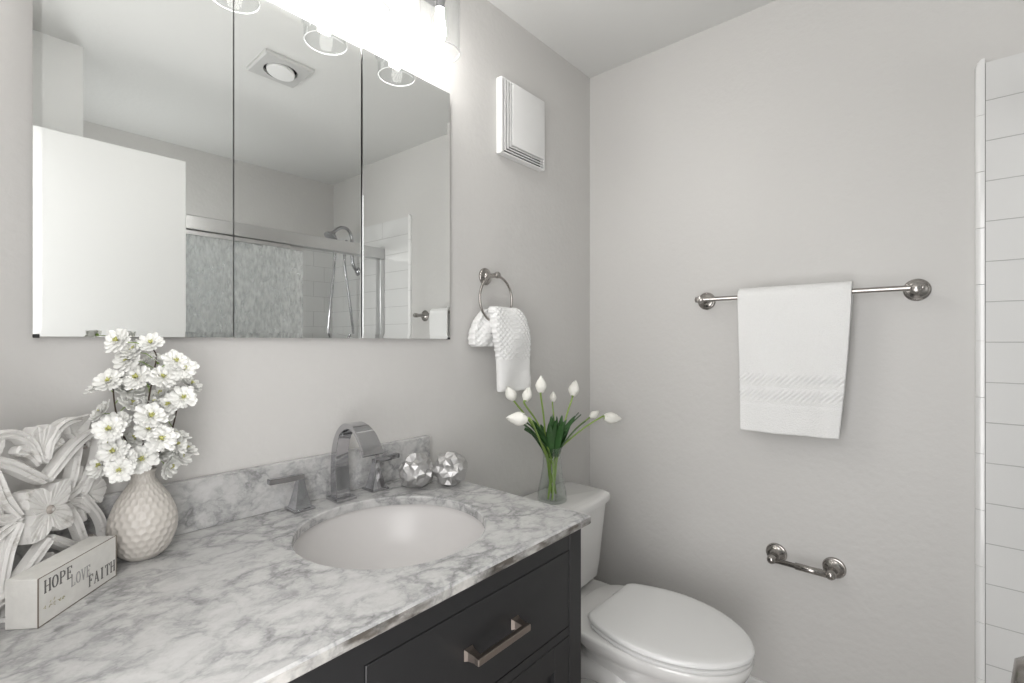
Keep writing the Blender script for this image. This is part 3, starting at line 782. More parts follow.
# three branches, each a woody stem with its blossoms
neck = VC + Vector((0, 0, .142))
stems = [
    ('tallest blossom branch, brown twig standing straight up out of the dimpled vase', [VC + Vector((0.002, 0, .03)), neck + Vector((-.002, -.001, 0)), Vector((-1.618, -0.106, 1.085)), Vector((-1.614, -0.108, 1.13)), Vector((-1.606, -0.110, 1.19)), Vector((-1.599, -0.110, 1.235)), Vector((-1.605, -0.111, 1.250))]),
    ('blossom branch leaning left over the carved panel from the dimpled vase', [VC + Vector((0.0, 0.003, .03)), neck + Vector((.002, .003, 0)), Vector((-1.632, -0.100, 1.075)), Vector((-1.647, -0.103, 1.11)), Vector((-1.654, -0.098, 1.15)), Vector((-1.657, -0.098, 1.185))]),
    ('blossom branch leaning right towards the faucet from the dimpled vase', [VC + Vector((-.003, 0, .03)), neck + Vector((.004, -.003, 0)), Vector((-1.590, -0.103, 1.07)), Vector((-1.575, -0.103, 1.10)), Vector((-1.567, -0.108, 1.15)), Vector((-1.570, -0.113, 1.195))]),
]
asg = [[], [], []]
polys = [smoothpts(s[1], 6) for s in stems]
for c in BL:
    c = Vector(c); best = min(range(3), key=lambda q: min((c - p).length + (.0 if p.z > 1.05 else .1) for p in polys[q])); asg[best].append(c)
rnd = random.Random(21)
for i, (lab, pts) in enumerate(stems):
    B = thing('blossom_branch', lab, 'flower branch', pts[0], 0, 'blossom branches in the dimpled vase')
    P = polys[i]; bm = bmn(); tube(bm, P, [.0019 - .0009 * k / len(P) for k in range(len(P))], 8)
    link('twig', bm, M['twig'], B, True)
    for c in asg[i]:
        near = min([p for p in P if p.z > 1.045], key=lambda p: (p - c).length + abs(p.z - (c.z - .02)) * .6)
        out = (c - near); out.z += .01
        dv = out.normalized() + Vector((-.25, -.75, .12)) * 1.0 + Vector((rnd.uniform(-.3, .3), rnd.uniform(-.3, .3), rnd.uniform(-.25, .3)))
        dv.normalize()
        q = dv.to_track_quat('Z', 'Y').to_matrix().to_4x4()
        sc_ = rnd.uniform(.84, 1.04)
        mloc = Matrix.Translation(c - pts[0]) @ q @ Matrix.Rotation(rnd.uniform(0, 6), 4, 'Z') @ Matrix.Scale(sc_, 4)
        if mesh_b is None:
            bo = link('blossom', blossom_bm(), [M['petal'], M['stamen'], M['sepal']], None, True); mesh_b = bo
        else:
            bo = mesh_b.copy(); COL.objects.link(bo)
        bo.parent = B; bo.matrix_local = mloc
        bm = bmn(); tube(bm, [near, (near + c) / 2 + Vector((0, 0, .004)), c - dv * .004], .0007, 6); link('flower_stalk', bm, M['sepal'], B, True)
for k, (p, d) in enumerate((((-1.607, -.15, 1.225), (.008, 0, .016)), ((-1.600, -.152, 1.195), (.012, -.004, .006)), ((-1.655, -.165, 1.17), (-.010, 0, .012)), ((-1.565, -.135, 1.10), (.006, 0, .018)))):
    pass

# carved white panel, standing turned towards the camera against the wall
def carved_panel():
    bm = bmn(); S = .126
    def ribbon(pts, widths, z0=.0, th=.014, ridge=.004):
        P = smoothpts([(x, y, 0) for x, y in pts], 7); n = len(P) - 1; rows = []
        for i, p in enumerate(P):
            t = i / n; a = P[min(i + 1, n)] - P[max(i - 1, 0)]; a.normalize(); s = Vector((-a.y, a.x, 0))
            w = .80 * interp([(j / (len(widths) - 1), ww) for j, ww in enumerate(widths)], t)
            lz = z0 + th
            rows.append([p - s * w + Vector((0, 0, z0)), p - s * w + Vector((0, 0, lz * .80)), p - s * w * .55 + Vector((0, 0, lz)), p - s * .0 + Vector((0, 0, lz - ridge)), p + s * w * .55 + Vector((0, 0, lz)), p + s * w + Vector((0, 0, lz * .80)), p + s * w + Vector((0, 0, z0))])
        grid(bm, rows, closed_u=True, cap=True)
    def petal(tip, ang, ln, wd, lz, lift=.006):
        # broad pointed petal from 'tip' base point outwards
        rows = []; d = Vector((math.cos(ang), math.sin(ang), 0)); s = Vector((-d.y, d.x, 0))
        for t in (0, .15, .35, .55, .75, .9, 1.0):
            w = wd * math.sin(PI * min(1, (t * .80 + .16))) ** .8 * (1 if t < .95 else .28)
            c = tip + d * (ln * t)
            top = lz + lift * math.sin(PI * t * .6)
            row = [c - s * w]; row[0] = c - s * w + Vector((0, 0, 0))
            ks = [-1, -.66, -.33, 0, .33, .66, 1]
            for q in ks:
                row.append(c + s * w * q + Vector((0, 0, top - .0030 * (1 if int(round(q * 3)) % 2 == 0 and abs(q) < .9 else 0) - .0035 * (1 - abs(q)) * .8)))
            row.append(c + s * w)
            rows.append(row)
        grid(bm, rows, closed_u=True, cap=True)
    def leaf(outline, c, zt, dome=.004, groove=.0022, zb=.0, per=5, gm=2):
        # flat carved leaf: radial grooves run from c to the outline, straight sides
        n0 = len(outline); ring = []
        for q in range(n0):
            a = Vector((*outline[q], 0)); b_ = Vector((*outline[(q + 1) % n0], 0))
            for k in range(per): ring.append((a.lerp(b_, k / per), k))
        cv = Vector((*c, 0)); rows = []
        for t in (.04, .3, .6, .85, 1.0):
            rows.append([cv.lerp(p, t) + Vector((0, 0, zt + dome * (t ** 1.2) * (1.0 if t < .95 else .9) - (groove * t if k == 0 or (gm == 2 and k == per // 2 + 1) else 0))) for p, k in ring])
        rows.append([p + Vector((0, 0, zt - .004)) for p, k in ring]); rows.append([p + Vector((0, 0, zb)) for p, k in ring])
        grid(bm, rows, closed_u=True, cap=True)
    mirr = [(1, 1), (-1, 1), (1, -1), (-1, -1)]
    for sx, sy in mirr:
        r_ = lambda L_: [(sx * x * S, sy * y * S) for x, y in L_]
        rv = lambda L_: r_(L_) if sx * sy > 0 else list(reversed(r_(L_)))
        ribbon(r_([(.02, .36), (.20, .49), (.40, .63), (.60, .73), (.80, .80)]), [.008, .0095, .0095, .009, .006], .004, .018)
        ribbon(r_([(.81, .81), (.93, .64), (.88, .40), (.72, .16), (.60, .02)]), [.005, .0075, .0080, .0075, .005], .001, .014)
        ribbon(r_([(.62, .74), (.54, .50), (.46, .27), (.32, .04)]), [.006, .0095, .0100, .006], .0, .015)
        ribbon(r_([(.05, .60), (.12, .80), (.26, .94), (.44, 1.0), (.62, 1.0)]), [.005, .0075, .0085, .008, .006], .002, .017)
        ribbon(r_([(.04, .56), (.13, .71), (.26, .77), (.32, .74)]), [.006, .0105, .0105, .004], .002, .013)
        ribbon(r_([(.52, .06), (.57, .22), (.62, .38)]), [.010, .014, .013], .0, .008)
        leaf(rv([(.86, 1.04), (.64, 1.02), (.44, .97), (.46, .84), (.56, .74), (.74, .80)]), (sx * .56 * S, sy * .82 * S), .008, .004, .0015, gm=1)
        leaf(rv([(.80, .62), (.74, .58), (.70, .66), (.74, .74), (.82, .74)]), (sx * .77 * S, sy * .67 * S), .008, .003)
        ribbon(r_([(.28, -.02), (.42, .04), (.58, .10), (.72, .26)]), [.005, .009, .010, .006], .0, .012)
    for a in (1, -1):       # fan shaped lotus at top and bottom
        o_ = [(.0, .60), (.13, .74), (.26, .88), (.18, .95), (.08, 1.02), (.0, .96), (-.08, 1.02), (-.18, .95), (-.26, .88), (-.13, .74)]
        o_ = [(x * S, a * y * S) for x, y in o_]
        leaf(o_ if a > 0 else list(reversed(o_)), (0, a * .64 * S), .012, .007, .002, gm=1)
        o_ = [(.62, .0), (.72, .13), (.84, .20), (.90, .12), (.97, .0), (.90, -.12), (.84, -.20), (.72, -.13)]
        o_ = [(a * x * S, y * S) for x, y in o_]
        leaf(list(reversed(o_)) if a > 0 else o_, (a * .66 * S, 0), .012, .006, .002, gm=1)
    # central four petalled flower
    o_ = []
    for k in range(4):
        an = PI / 4 + k * PI / 2
        for da, rr_ in ((-.785, .205), (-.45, .31), (-.17, .375), (0, .42), (.17, .375), (.45, .31)): o_.append((math.cos(an + da) * rr_ * S, math.sin(an + da) * rr_ * S))
    leaf(o_, (0, 0), .018, .004, .0020, gm=1)
    lathe(bm, [(.007, .012), (.007, .020), (.004, .0235), (.001, .0235)], None, 8)
    # thin back frame ring that ties the carving together
    return bm
bm = carved_panel()
# local: x across, y up, z out of the face -> stand it up
ang = math.atan2(.735, .68)
PL = thing('carved_panel', 'white distressed carved wooden flower panel leaning behind the sign block', 'wall art', (-1.7965, -.1795, CT + .0005), ang)
lean = Matrix.Rotation(-.06, 4, 'X')
up = Matrix(((1, 0, 0, .075), (0, 0, -1, 0), (0, 1, 0, .126), (0, 0, 0, 1)))
bm.transform(WM[PL] @ lean @ up)
bmesh.ops.remove_doubles(bm, verts=bm.verts, dist=1e-6)
link('carving', bm, M['whitewash'], PL, True, .5)

# sign block
ang = math.atan2(.1079, .0996); SL, SW, SH = .147, .0405, .0655
T = thing('word_block', 'small white wooden sign block with word lettering standing on the counter', 'sign', (-1.7593, -.2458, CT + .0004), ang)
bm = bmn(); box(bm, 0, SL, 0, SW, 0, SH, .0008, 1); bm.transform(WM[T])
link('block', bm, M['block_paint'], T)
bm = bmn()
for xx, yy in ((0, 0), (SL, 0)): box(bm, xx - .0005, xx + .0009, yy - .0004, yy + .0006, 0, SH)
box(bm, 0, SL, -.0004, .0006, SH - .0005, SH + .0003); box(bm, 0, SL, -.0004, .0004, 0, .0012); bm.transform(WM[T]); link('worn_edge', bm, M['worn'], T)
def text(s, size, x, z, ma, sx=1.0, name='lettering', italic=False, font=None):
    cu = bpy.data.curves.new('txt', 'FONT'); cu.body = s; cu.size = size; cu.extrude = .0003
    ob = bpy.data.objects.new('txt', cu); COL.objects.link(ob)
    dg = bpy.context.evaluated_depsgraph_get(); me = bpy.data.meshes.new_from_object(ob.evaluated_get(dg))
    bpy.data.objects.remove(ob)
    bm = bmn(); bm.from_mesh(me)
    bm.transform(WM[T] @ Matrix.Translation((x, -.0004, z)) @ Matrix.Rotation(PI / 2, 4, 'X') @ Matrix.Diagonal((sx, 1, 1, 1)))
    # letters are thin serif capitals
    o = link(name, bm, ma, T); return o
def serif_word(word, x, z, h, w, ma):
    # condensed roman capitals drawn from strokes: (x0,y0,x1,y1,thickness) in a unit cell
    G = {'H': [(.15, 0, .15, 1, .13), (.85, 0, .85, 1, .13), (.15, .5, .85, .5, .06), (0, .02, .32, .02, .05), (.68, .02, 1, .02, .05), (0, .98, .32, .98, .05), (.68, .98, 1, .98, .05)],
         'P': [(.2, 0, .2, 1, .13), (.2, .97, .6, .95, .06), (.2, .47, .6, .49, .06), (.6, .95, .85, .84, .10), (.85, .84, .85, .6, .13), (.85, .6, .6, .49, .10), (.03, .02, .4, .02, .05)],
         'E': [(.2, 0, .2, 1, .13), (.05, .98, .85, .98, .06), (.2, .52, .62, .52, .05), (.05, .02, .88, .02, .06), (.86, .0, .86, .22, .06), (.84, .80, .84, 1, .06), (.62, .42, .62, .62, .05)],
         'L': [(.25, 0, .25, 1, .13), (.08, .98, .45, .98, .05), (.08, .02, .9, .02, .06), (.9, 0, .9, .24, .06)],
         'V': [(.12, 1, .5, 0, .13), (.88, 1, .5, 0, .06), (0, .98, .3, .98, .05), (.72, .98, 1, .98, .05)],
         'F': [(.25, 0, .25, 1, .13), (.08, .98, .9, .98, .06), (.25, .52, .65, .52, .05), (.9, .78, .9, 1, .06), (.65, .42, .65, .62, .05), (.08, .02, .45, .02, .05)],
         'A': [(.12, 0, .5, 1, .06), (.88, 0, .5, 1, .13), (.28, .35, .72, .35, .05), (0, .02, .26, .02, .05), (.72, .02, 1, .02, .05)],
         'I': [(.5, 0, .5, 1, .15), (.28, .98, .72, .98, .05), (.28, .02, .72, .02, .05)],
         'T': [(.5, 0, .5, 1, .13), (.05, .98, .95, .98, .06), (.05, .8, .05, 1, .06), (.95, .8, .95, 1, .06), (.32, .02, .68, .02, .05)],
         'O': []}
    for k in range(16):
        a0, a1 = 2 * PI * k / 16, 2 * PI * (k + 1) / 16
        G['O'].append((.5 + .42 * math.cos(a0), .5 + .48 * math.sin(a0), .5 + .42 * math.cos(a1), .5 + .48 * math.sin(a1), .05 + .09 * abs(math.cos((a0 + a1) / 2))))
    bm = bmn(); cw = w / len(word)
    for i, ch in enumerate(word):
        for x0, y0, x1, y1, th in G[ch]:
            t = th * cw * .62
            a = Vector((x + (i + .08 + x0 * .84) * cw, 0, z + y0 * h)); b_ = Vector((x + (i + .08 + x1 * .84) * cw, 0, z + y1 * h)); d = (b_ - a)
            d.normalize(); s = Vector((-d.z, 0, d.x)) * t; e = d * t * .4
            pts = [a - s - e, b_ - s + e, b_ + s + e, a + s - e]
            grid(bm, [[p + Vector((0, -.0006, 0)) for p in pts], [p + Vector((0, .0002, 0)) for p in pts]], closed_u=True, cap=True)
    bm.transform(WM[T]); bmesh.ops.recalc_face_normals(bm, faces=bm.faces)
    return link('lettering', bm, ma, T)
serif_word('HOPE', .0085, .0415, .0170, .050, M['ink'])
serif_word('LOVE', .0535, .0275, .0165, .039, M['inkpale'])
serif_word('FAITH', .0865, .0105, .0170, .058, M['ink'])
bm = bmn(); rnd = random.Random(9); xx = .008      # faint gilt scrap of script under the words
for k in range(5):
    for q in range(3):
        a = Vector((xx + rnd.uniform(0, .004), -.0004, .018 + rnd.uniform(0, .009))); d_ = Vector((rnd.uniform(.001, .004), 0, rnd.uniform(-.003, .004)))
        tube(bm, [a, a + d_ * .5 + Vector((.0005, 0, .0004)), a + d_], .00042, 4)
    xx += .0078
bm.transform(WM[T]); link('lettering', bm, M['goldink'], T, True)

# ================================================================ TOWEL RING AND HAND TOWEL
T = thing('towel_ring', 'round nickel towel ring on the wall between mirror and toilet', 'towel ring', (-.659, 0, 1.482))
bm = bmn(); mt = Matrix.Translation((-.6590, -.0003, 1.482)) @ Matrix.Rotation(PI / 2, 4, 'X')
lathe(bm, [(.029, 0), (.029, .003), (.0265, .006), (.0245, .0065), (.0235, .009), (.0205, .0105), (.013, .012), (.0085, .018), (.0075, .044), (.0095, .050), (.0115, .056), (.0110, .062), (.006, .067), (.001, .068)], mt, 36)
link('wall_mount', clean(bm), M['nickel'], T, True, .7)
RC = Vector((-.662, -.056, 1.402)); RR = .077
bm = bmn(); tube(bm, [RC + Vector((RR * math.sin(2 * PI * k / 64), .004 * math.cos(2 * PI * k / 64) * 0, RR * math.cos(2 * PI * k / 64))) for k in range(64)], .0042, 12, closed=True)
link('ring', bm, M['nickel'], T, True)

def cloth_loft(bm, keys, seg=72, sub=10, waffle=None, folds=.004, freq=5, mi=0, seed=0):
    """keys: (cx,cy,z,half_w,half_t) top to bottom, closed rounded sheet pinched like folded cloth"""
    P = smoothpts([(k[0], k[1], k[2]) for k in keys], sub); A = smoothpts([(k[3], k[4], 0) for k in keys], sub); rows = []
    n = len(P)
    for i, (p, a) in enumerate(zip(P, A)):
        row = []
        for j in range(seg):
            t = 2 * PI * j / seg; c, s = math.cos(t), math.sin(t)
            e = .55
            x = a.x * (abs(c) ** e) * (1 if c > 0 else -1); y = a.y * (abs(s) ** e) * (1 if s > 0 else -1)
            fo = folds * math.sin(x / max(a.x, .001) * freq + seed + i * .05) * (1 if s < 0 else .6)
            q = p + Vector((x, y + fo * (1 - abs(c) ** 3), 0))
            if waffle:
                amp = waffle(q, i / (n - 1))
                q = q + Vector((c * .4, s, 0)).normalized() * amp
            row.append(q)
        rows.append(row)
    grid(bm, rows, closed_u=True, cap=True, mi=mi)
def hand_towel():
    bm = bmn()
    def wf(q, t):
        u, v = q.x / .0095, q.z / .0095
        w = abs(math.sin((u + v) * PI * .5)) * abs(math.sin((u - v) * PI * .5))
        if q.z < 1.115 + .02 and q.z > 1.0: 
            if 1.108 < q.z < 1.114: return -.0008
            return 0.0
        if q.z <= 1.205: return .0006 if 1.165 < q.z else .0006 * math.sin(q.z * 900) * math.sin(q.x * 900)
        return .0042 * w - .001
    cloth_loft(bm, [(-.648, -.060, 1.366, .034, .008), (-.640, -.064, 1.376, .058, .016), (-.626, -.070, 1.355, .076, .022), (-.612, -.074, 1.31, .083, .023), (-.605, -.076, 1.27, .084, .022), (-.597, -.073, 1.23, .080, .019), (-.592, -.070, 1.18, .079, .016), (-.588, -.069, 1.13, .080, .017), (-.585, -.068, 1.108, .081, .018), (-.585, -.068, 1.098, .079, .015)],
               seg=150, sub=22, waffle=wf, folds=.004, freq=3.0)
    return clean(bm)
def hand_towel_back():
    bm = bmn()
    def wf(q, t):
        u, v = q.x / .0095, q.z / .0095
        return .0042 * abs(math.sin((u + v) * PI * .5)) * abs(math.sin((u - v) * PI * .5)) - .001
    cloth_loft(bm, [(-.668, -.044, 1.370, .014, .008), (-.680, -.040, 1.366, .028, .014), (-.690, -.036, 1.340, .040, .018), (-.700, -.033, 1.300, .050, .022), (-.705, -.033, 1.262, .050, .022), (-.703, -.033, 1.247, .042, .015)], seg=110, sub=18, waffle=wf, folds=.006, freq=4, seed=2)
    return clean(bm)
T = thing('hand_towel', 'white waffle weave hand towel pulled through the round ring', 'towel', (-.62, -.05, 1.098))
link('front_fold', hand_towel(), M['towel_flat'], T, True)
link('back_fold', hand_towel_back(), M['towel_flat'], T, True)

# ================================================================ TOWEL BAR AND BATH TOWEL
T = thing('towel_bar', 'long nickel towel bar on the right wall above the toilet paper holder', 'towel bar', (0, -.8055, 1.412))
BX, BZ = -.070, 1.4135
for y, s in ((-.5060, 1), (-1.1045, -1)):
    bm = bmn(); mt = Matrix.Translation((-.0003, y, 1.4125)) @ Matrix.Rotation(-PI / 2, 4, 'Y')
    lathe(bm, [(.032, 0), (.032, .003), (.029, .0065), (.027, .007), (.0255, .010), (.0225, .0115), (.0165, .013), (.010, .019), (.0085, .034), (.0085, .050), (.0115, .056), (.0125, .062), (.0125, .078), (.010, .082), (.002, .084)], mt, 40)
    link('post', clean(bm), M['nickel'], T, True, .7)
bm = bmn(); tube(bm, [(BX, -.488, BZ), (BX, -.491, BZ), (BX, -.4915, BZ), (BX, -.497, BZ), (BX, -1.118, BZ), (BX, -1.122, BZ)], [.004, .009, .0105, .0078, .0078, .0078], 20); link('bar', bm, M['nickel'], T, True, .6)

def bath_towel():
    bm = bmn(); rows = []
    Z0, Z1 = .968, 1.18           # front and back lower hems
    r = .0165; th = .0100
    L1 = BZ - Z0; La = PI * r; L2 = BZ - Z1
    nu, nv = 110, 150
    def at_(s, off):
        # s from front hem up, over and down the back; off is distance outward from the bar
        rad = r + off
        if s < L1: return BX - rad, Z0 + s
        if s < L1 + La:
            a = (s - L1) / r; return BX - rad * math.cos(a), BZ + rad * 1.15 * math.sin(a)
        return BX + rad, BZ - (s - L1 - La)
    tot = L1 + La + L2
    def sheet(off, sgn):
        R_ = []
        for i in range(nv + 1):
            s = tot * i / nv; row = []
            for j in range(nu + 1):
                v = j / nu
                x, z = at_(s, off)
                front = max(0, 1 - s / L1) if s < L1 else 0
                back = max(0, (s - L1 - La) / L2)
                fb = max(front, back * .9); yl = -.641 - .012 * fb; yr = -.958 + .030 * fb ** 1.4
                y = yl + (yr - yl) * v
                wav = (.0050 * math.sin(v * 7.0 + 1.0) + .0030 * math.sin(v * 13 + z * 9) + .002 * noise.noise(Vector((v * 5, z * 14, 2)))) * (front ** .7 * 1.6)
                wav += .004 * math.sin(v * 8 + 2) * back
                x += -wav if s < L1 + La / 2 else wav
                # woven diagonal bands
                if s < L1:
                    for zc in (1.142, 1.091):
                        dz = z - zc
                        if abs(dz) < .0165:
                            ph = (y * 1.0 + dz * 1.1) / .0165
                            x -= sgn * (.0042 * (math.sin(ph * 2 * PI)) * math.cos(dz / .0165 * PI / 2))
                    if abs(z - 1.118) < .004 or abs(z - 1.064) < .004: x += .0008
                    z += -.004 * front * math.sin(v * 3.3) + .004 * front * v
                row.append(Vector((x, y, z)))
            R_.append(row)
        return R_
    a = sheet(th, 1); b_ = sheet(-.0045, 0)
    VA = grid(bm, a); VB = grid(bm, b_)
    for i in range(nv):
        for A, B in ((VA[i][0], VB[i][0]),): bm.faces.new((VA[i][0], VB[i][0], VB[i + 1][0], VA[i + 1][0]))
        bm.faces.new((VA[i][nu], VA[i + 1][nu], VB[i + 1][nu], VB[i][nu]))
    for j in range(nu):
        bm.faces.new((VA[0][j], VA[0][j + 1], VB[0][j + 1], VB[0][j])); bm.faces.new((VA[nv][j + 1], VA[nv][j], VB[nv][j], VB[nv][j + 1]))
    bmesh.ops.recalc_face_normals(bm, faces=bm.faces)
    return bm
o = link('bath_towel', bath_towel(), M['towel'], None, True)
tag(recenter(o), 'white terry towel with two woven diagonal bands folded over the long bar', 'towel')

# ================================================================ TOILET PAPER HOLDER
T = thing('toilet_paper_holder', 'empty two post nickel toilet paper holder on the right wall', 'paper holder', (0, -.820, .546))
for y in (-.7385, -.9030):
    bm = bmn(); mt = Matrix.Translation((-.0003, y, .546)) @ Matrix.Rotation(-PI / 2, 4, 'Y')
    lathe(bm, [(.0325, 0), (.0325, .003), (.030, .0065), (.0275, .007), (.0265, .0095), (.0235, .0115), (.0175, .0135), (.0125, .021), (.0112, .032), (.0112, .052), (.0135, .058), (.0145, .066), (.0125, .074), (.006, .079), (.001, .080)], mt, 36)
    link('post', clean(bm), M['nickel'], T, True, .7)
bm = bmn(); tube(bm, [(-.066, -.749, .545), (-.066, -.806, .545), (-.066, -.807, .545), (-.066, -.893, .545)], [.0080, .0080, .0108, .0108], 20); link('spring_roller', bm, M['nickel'], T, True, .6)

# ================================================================ TOILET
TX = -.437
T = thing('toilet', 'white two piece toilet with closed elongated lid beside the vanity', 'toilet', (TX, -.36, 0))
def sup(cx, cy, a, bf, bb, z, n=56, e=.85, eb=.6):
    """egg outline: half width a, front reach bf (towards -y), back reach bb"""
    out = []
    for k in range(n):
        t = 2 * PI * k / n; c, s = math.cos(t), math.sin(t)
        ee = e if s < 0 else eb
        x = a * abs(c) ** ee * (1 if c > 0 else -1); y = (bb if s > 0 else -bf) * abs(s) ** (1.0 if s < 0 else ee)
        out.append(Vector((cx + x, cy + (y if s > 0 else y), z)))
    return out
bm = bmn(); cyb = -.44
rows = [sup(TX, cyb, .105, .20, .33, 0), sup(TX, cyb, .105, .20, .33, .02), sup(TX, cyb, .098, .185, .31, .05), sup(TX, cyb, .095, .18, .30, .14), sup(TX, cyb, .094, .19, .25, .20), sup(TX, cyb, .100, .225, .20, .25),
        sup(TX, cyb, .124, .275, .15, .305), sup(TX, cyb, .160, .315, .15, .345), sup(TX, cyb, .174, .330, .17, .364), sup(TX, cyb, .180, .338, .195, .388), sup(TX, cyb, .178, .336, .194, .396), sup(TX, cyb, .172, .330, .190, .399)]
inner = [sup(TX, cyb, .128, .27, .10, .398), sup(TX, cyb, .122, .262, .095, .38), sup(TX, cyb, .08, .17, .06, .24), sup(TX, cyb, .03, .06, .03, .18)]
grid(bm, rows + inner, closed_u=True, cap=True)
# rear deck under the tank
def rrz(x0, x1, y0, y1, z, r): return rr(x0, x1, y0, y1, z, r, 5)
grid(bm, [rrz(TX - .075, TX + .075, -.27, -.05, .20, .03), rrz(TX - .08, TX + .08, -.28, -.045, .335, .03), rrz(TX - .130, TX + .130, -.33, -.04, .366, .03), rrz(TX - .155, TX + .155, -.335, -.04, .384, .03), rrz(TX - .150, TX + .150, -.33, -.045, .388, .028)], closed_u=True, cap=True)
# trapway bulge on both sides
for s in (-1, 1):
    tube(bm, smoothpts([(TX + s * .07, -.60, .12), (TX + s * .085, -.50, .20), (TX + s * .088, -.38, .255), (TX + s * .082, -.27, .22), (TX + s * .078, -.20, .12), (TX + s * .078, -.19, .02)], 8), .040, 18)
link('bowl', clean(bm), M['porcelain'], T, True, 1.1)
# seat ring and lid
def lid_outline(z, inset=0.0):
    pts = []; y0, y1 = -.345, -.782
    W = [(0, .128), (.06, .140), (.25, .168), (.45, .181), (.62, .175), (.78, .148), (.90, .100), (.965, .055), (1.0, 0.0)]
    ts = [0, .02, .05, .1, .16, .24, .32, .4, .48, .56, .64, .71, .78, .84, .89, .93, .96, .982, .995, 1.0]
    yc = -.54
    half = []
    for t in ts:
        w = 0
        for (a, b_), (c, d) in zip(W, W[1:]):
            if a <= t <= c: 
                q = (t - a) / (c - a); w = b_ + (d - b_) * q
        # smooth egg
        u = t
        w = .181 * (max(0, 1 - ((u - .42) / .58) ** 2) ** .56 if u > .42 else (1 - .27 * ((.42 - u) / .42) ** 2))
        if u < .03: w -= .012 * (1 - u / .03)
        half.append((w, y0 + (y1 - y0) * t))
    L_ = [(TX + w, y) for w, y in half] + [(TX - w, y) for w, y in reversed(half[:-1])]
    out = []
    for x, y in L_:
        v = Vector((x - TX, y - yc, 0)); l = v.length
        v = v * (1 - inset / max(l, .01)); out.append(Vector((TX + v.x, yc + v.y, z)))
    return out
bm = bmn(); grid(bm, [lid_outline(.4010, .014), lid_outline(.4010, .006), lid_outline(.404, .004), lid_outline(.4100, .004), lid_outline(.4130, .008), lid_outline(.4135, .05)], closed_u=True, cap=True)
link('seat', clean(bm), M['seat'], T, True, .9)
bm = bmn(); grid(bm, [lid_outline(.4185, .012), lid_outline(.4185, .003), lid_outline(.4205, .0), lid_outline(.4265, .0), lid_outline(.4305, .0025), lid_outline(.4325, .008), lid_outline(.4340, .030), lid_outline(.4350, .09)], closed_u=True, cap=True)
link('lid', clean(bm), M['seat'], T, True, .9)
for s in (-1, 1):
    bm = bmn(); tube(bm, [(TX + s * .075 - .022, -.340, .408), (TX + s * .075 + .022, -.340, .408)], .0125, 16); box(bm, TX + s * .075 - .016, TX + s * .075 + .016, -.35, -.318, .3885, .402, .003)
    link('hinge', bm, M['seat'], T, True, .6)
# tank, tapering downwards with a bowed front
def tank_loop(x0, x1, yb, yf, z, bow, r=.03):
    L_ = rr(x0, x1, yf, yb, z, r, 6); out = []
    xc = (x0 + x1) / 2; hw = (x1 - x0) / 2
    # refine the front edge so it can bow
    pts = []
    n = len(L_)
    for i, p in enumerate(L_):
        pts.append(p); q = L_[(i + 1) % n]
        if i % 7 == 6:
            for k in range(1, 9): pts.append(p.lerp(q, k / 9))
    for p in pts:
        if p.y < yb - .05: p.y -= bow * max(0, 1 - ((p.x - xc) / hw) ** 2)
        out.append(p)
    return out
bm = bmn(); h = .222
grid(bm, [tank_loop(TX - h + .034, TX + h - .034, -.034, -.178, .388, .012), tank_loop(TX - h + .026, TX + h - .026, -.030, -.194, .396, .014), tank_loop(TX - h + .020, TX + h - .020, -.028, -.200, .45, .016), tank_loop(TX - h + .006, TX + h - .006, -.025, -.208, .58, .018), tank_loop(TX - h - .002, TX + h + .002, -.022, -.214, .663, .02)], closed_u=True, cap=True)
link('tank', clean(bm), M['porcelain'], T, True, .7)
bm = bmn()
grid(bm, [tank_loop(TX - h + .004, TX + h - .004, -.024, -.210, .6645, .021, .022), tank_loop(TX - h - .007, TX + h + .007, -.012, -.223, .668, .022, .022), tank_loop(TX - h - .010, TX + h + .010, -.009, -.226, .690, .022, .024),
          tank_loop(TX - h - .007, TX + h + .007, -.012, -.222, .6975, .022, .023), tank_loop(TX - h + .004, TX + h - .004, -.022, -.211, .701, .02, .02)], closed_u=True, cap=True)
link('tank_lid', clean(bm), M['porcelain'], T, True, .9)
bm = bmn(); lathe(bm, [(.012, 0), (.012, .008)], Matrix.Translation((TX - .15, -.2135, .62)) @ Matrix.Rotation(PI / 2, 4, 'X'), 20); tube(bm, [(TX - .15, -.226, .62), (TX - .10, -.228, .612), (TX - .085, -.228, .610)], [.006, .006, .007], 12)
link('flush_lever', bm, M['chrome'], T, True, .7)
for s in (-1, 1):
    bm = bmn(); lathe(bm, [(.016, 0), (.016, .006), (.010, .016), (.002, .018)], Matrix.Translation((TX + s * .113, -.42, .0)), 20); link('bolt_cap', bm, M['porcelain'], T, True)

# ================================================================ TULIPS IN A GLASS VASE
GC = Vector((-.4480, -.125, .7012))
T = thing('glass_vase', 'clear glass vase of white tulips standing on the toilet tank', 'vase', GC)
bm = bmn()
op = [(.047, .000), (.0515, .003), (.0525, .012), (.050, .035), (.043, .070), (.0355, .112), (.0325, .148), (.034, .178), (.0355, .190)]
ip = [(.0335, .190), (.0322, .178), (.0307, .148), (.0337, .112), (.0412, .070), (.048, .037), (.049, .018), (.044, .011), (.02, .0095)]
P1 = [(v.x, v.z) for v in smoothpts([(r, 0, z) for r, z in op], 5)]; P2 = [(v.x, v.z) for v in smoothpts([(r, 0, z) for r, z in ip], 5)]
lathe(bm, [(.002, .0)] + P1 + P2 + [(.001, .0095)], Matrix.Translation(GC), 48, cap=True)
link('vase_glass', clean(bm), M['vase_glass'], T, True, .9)

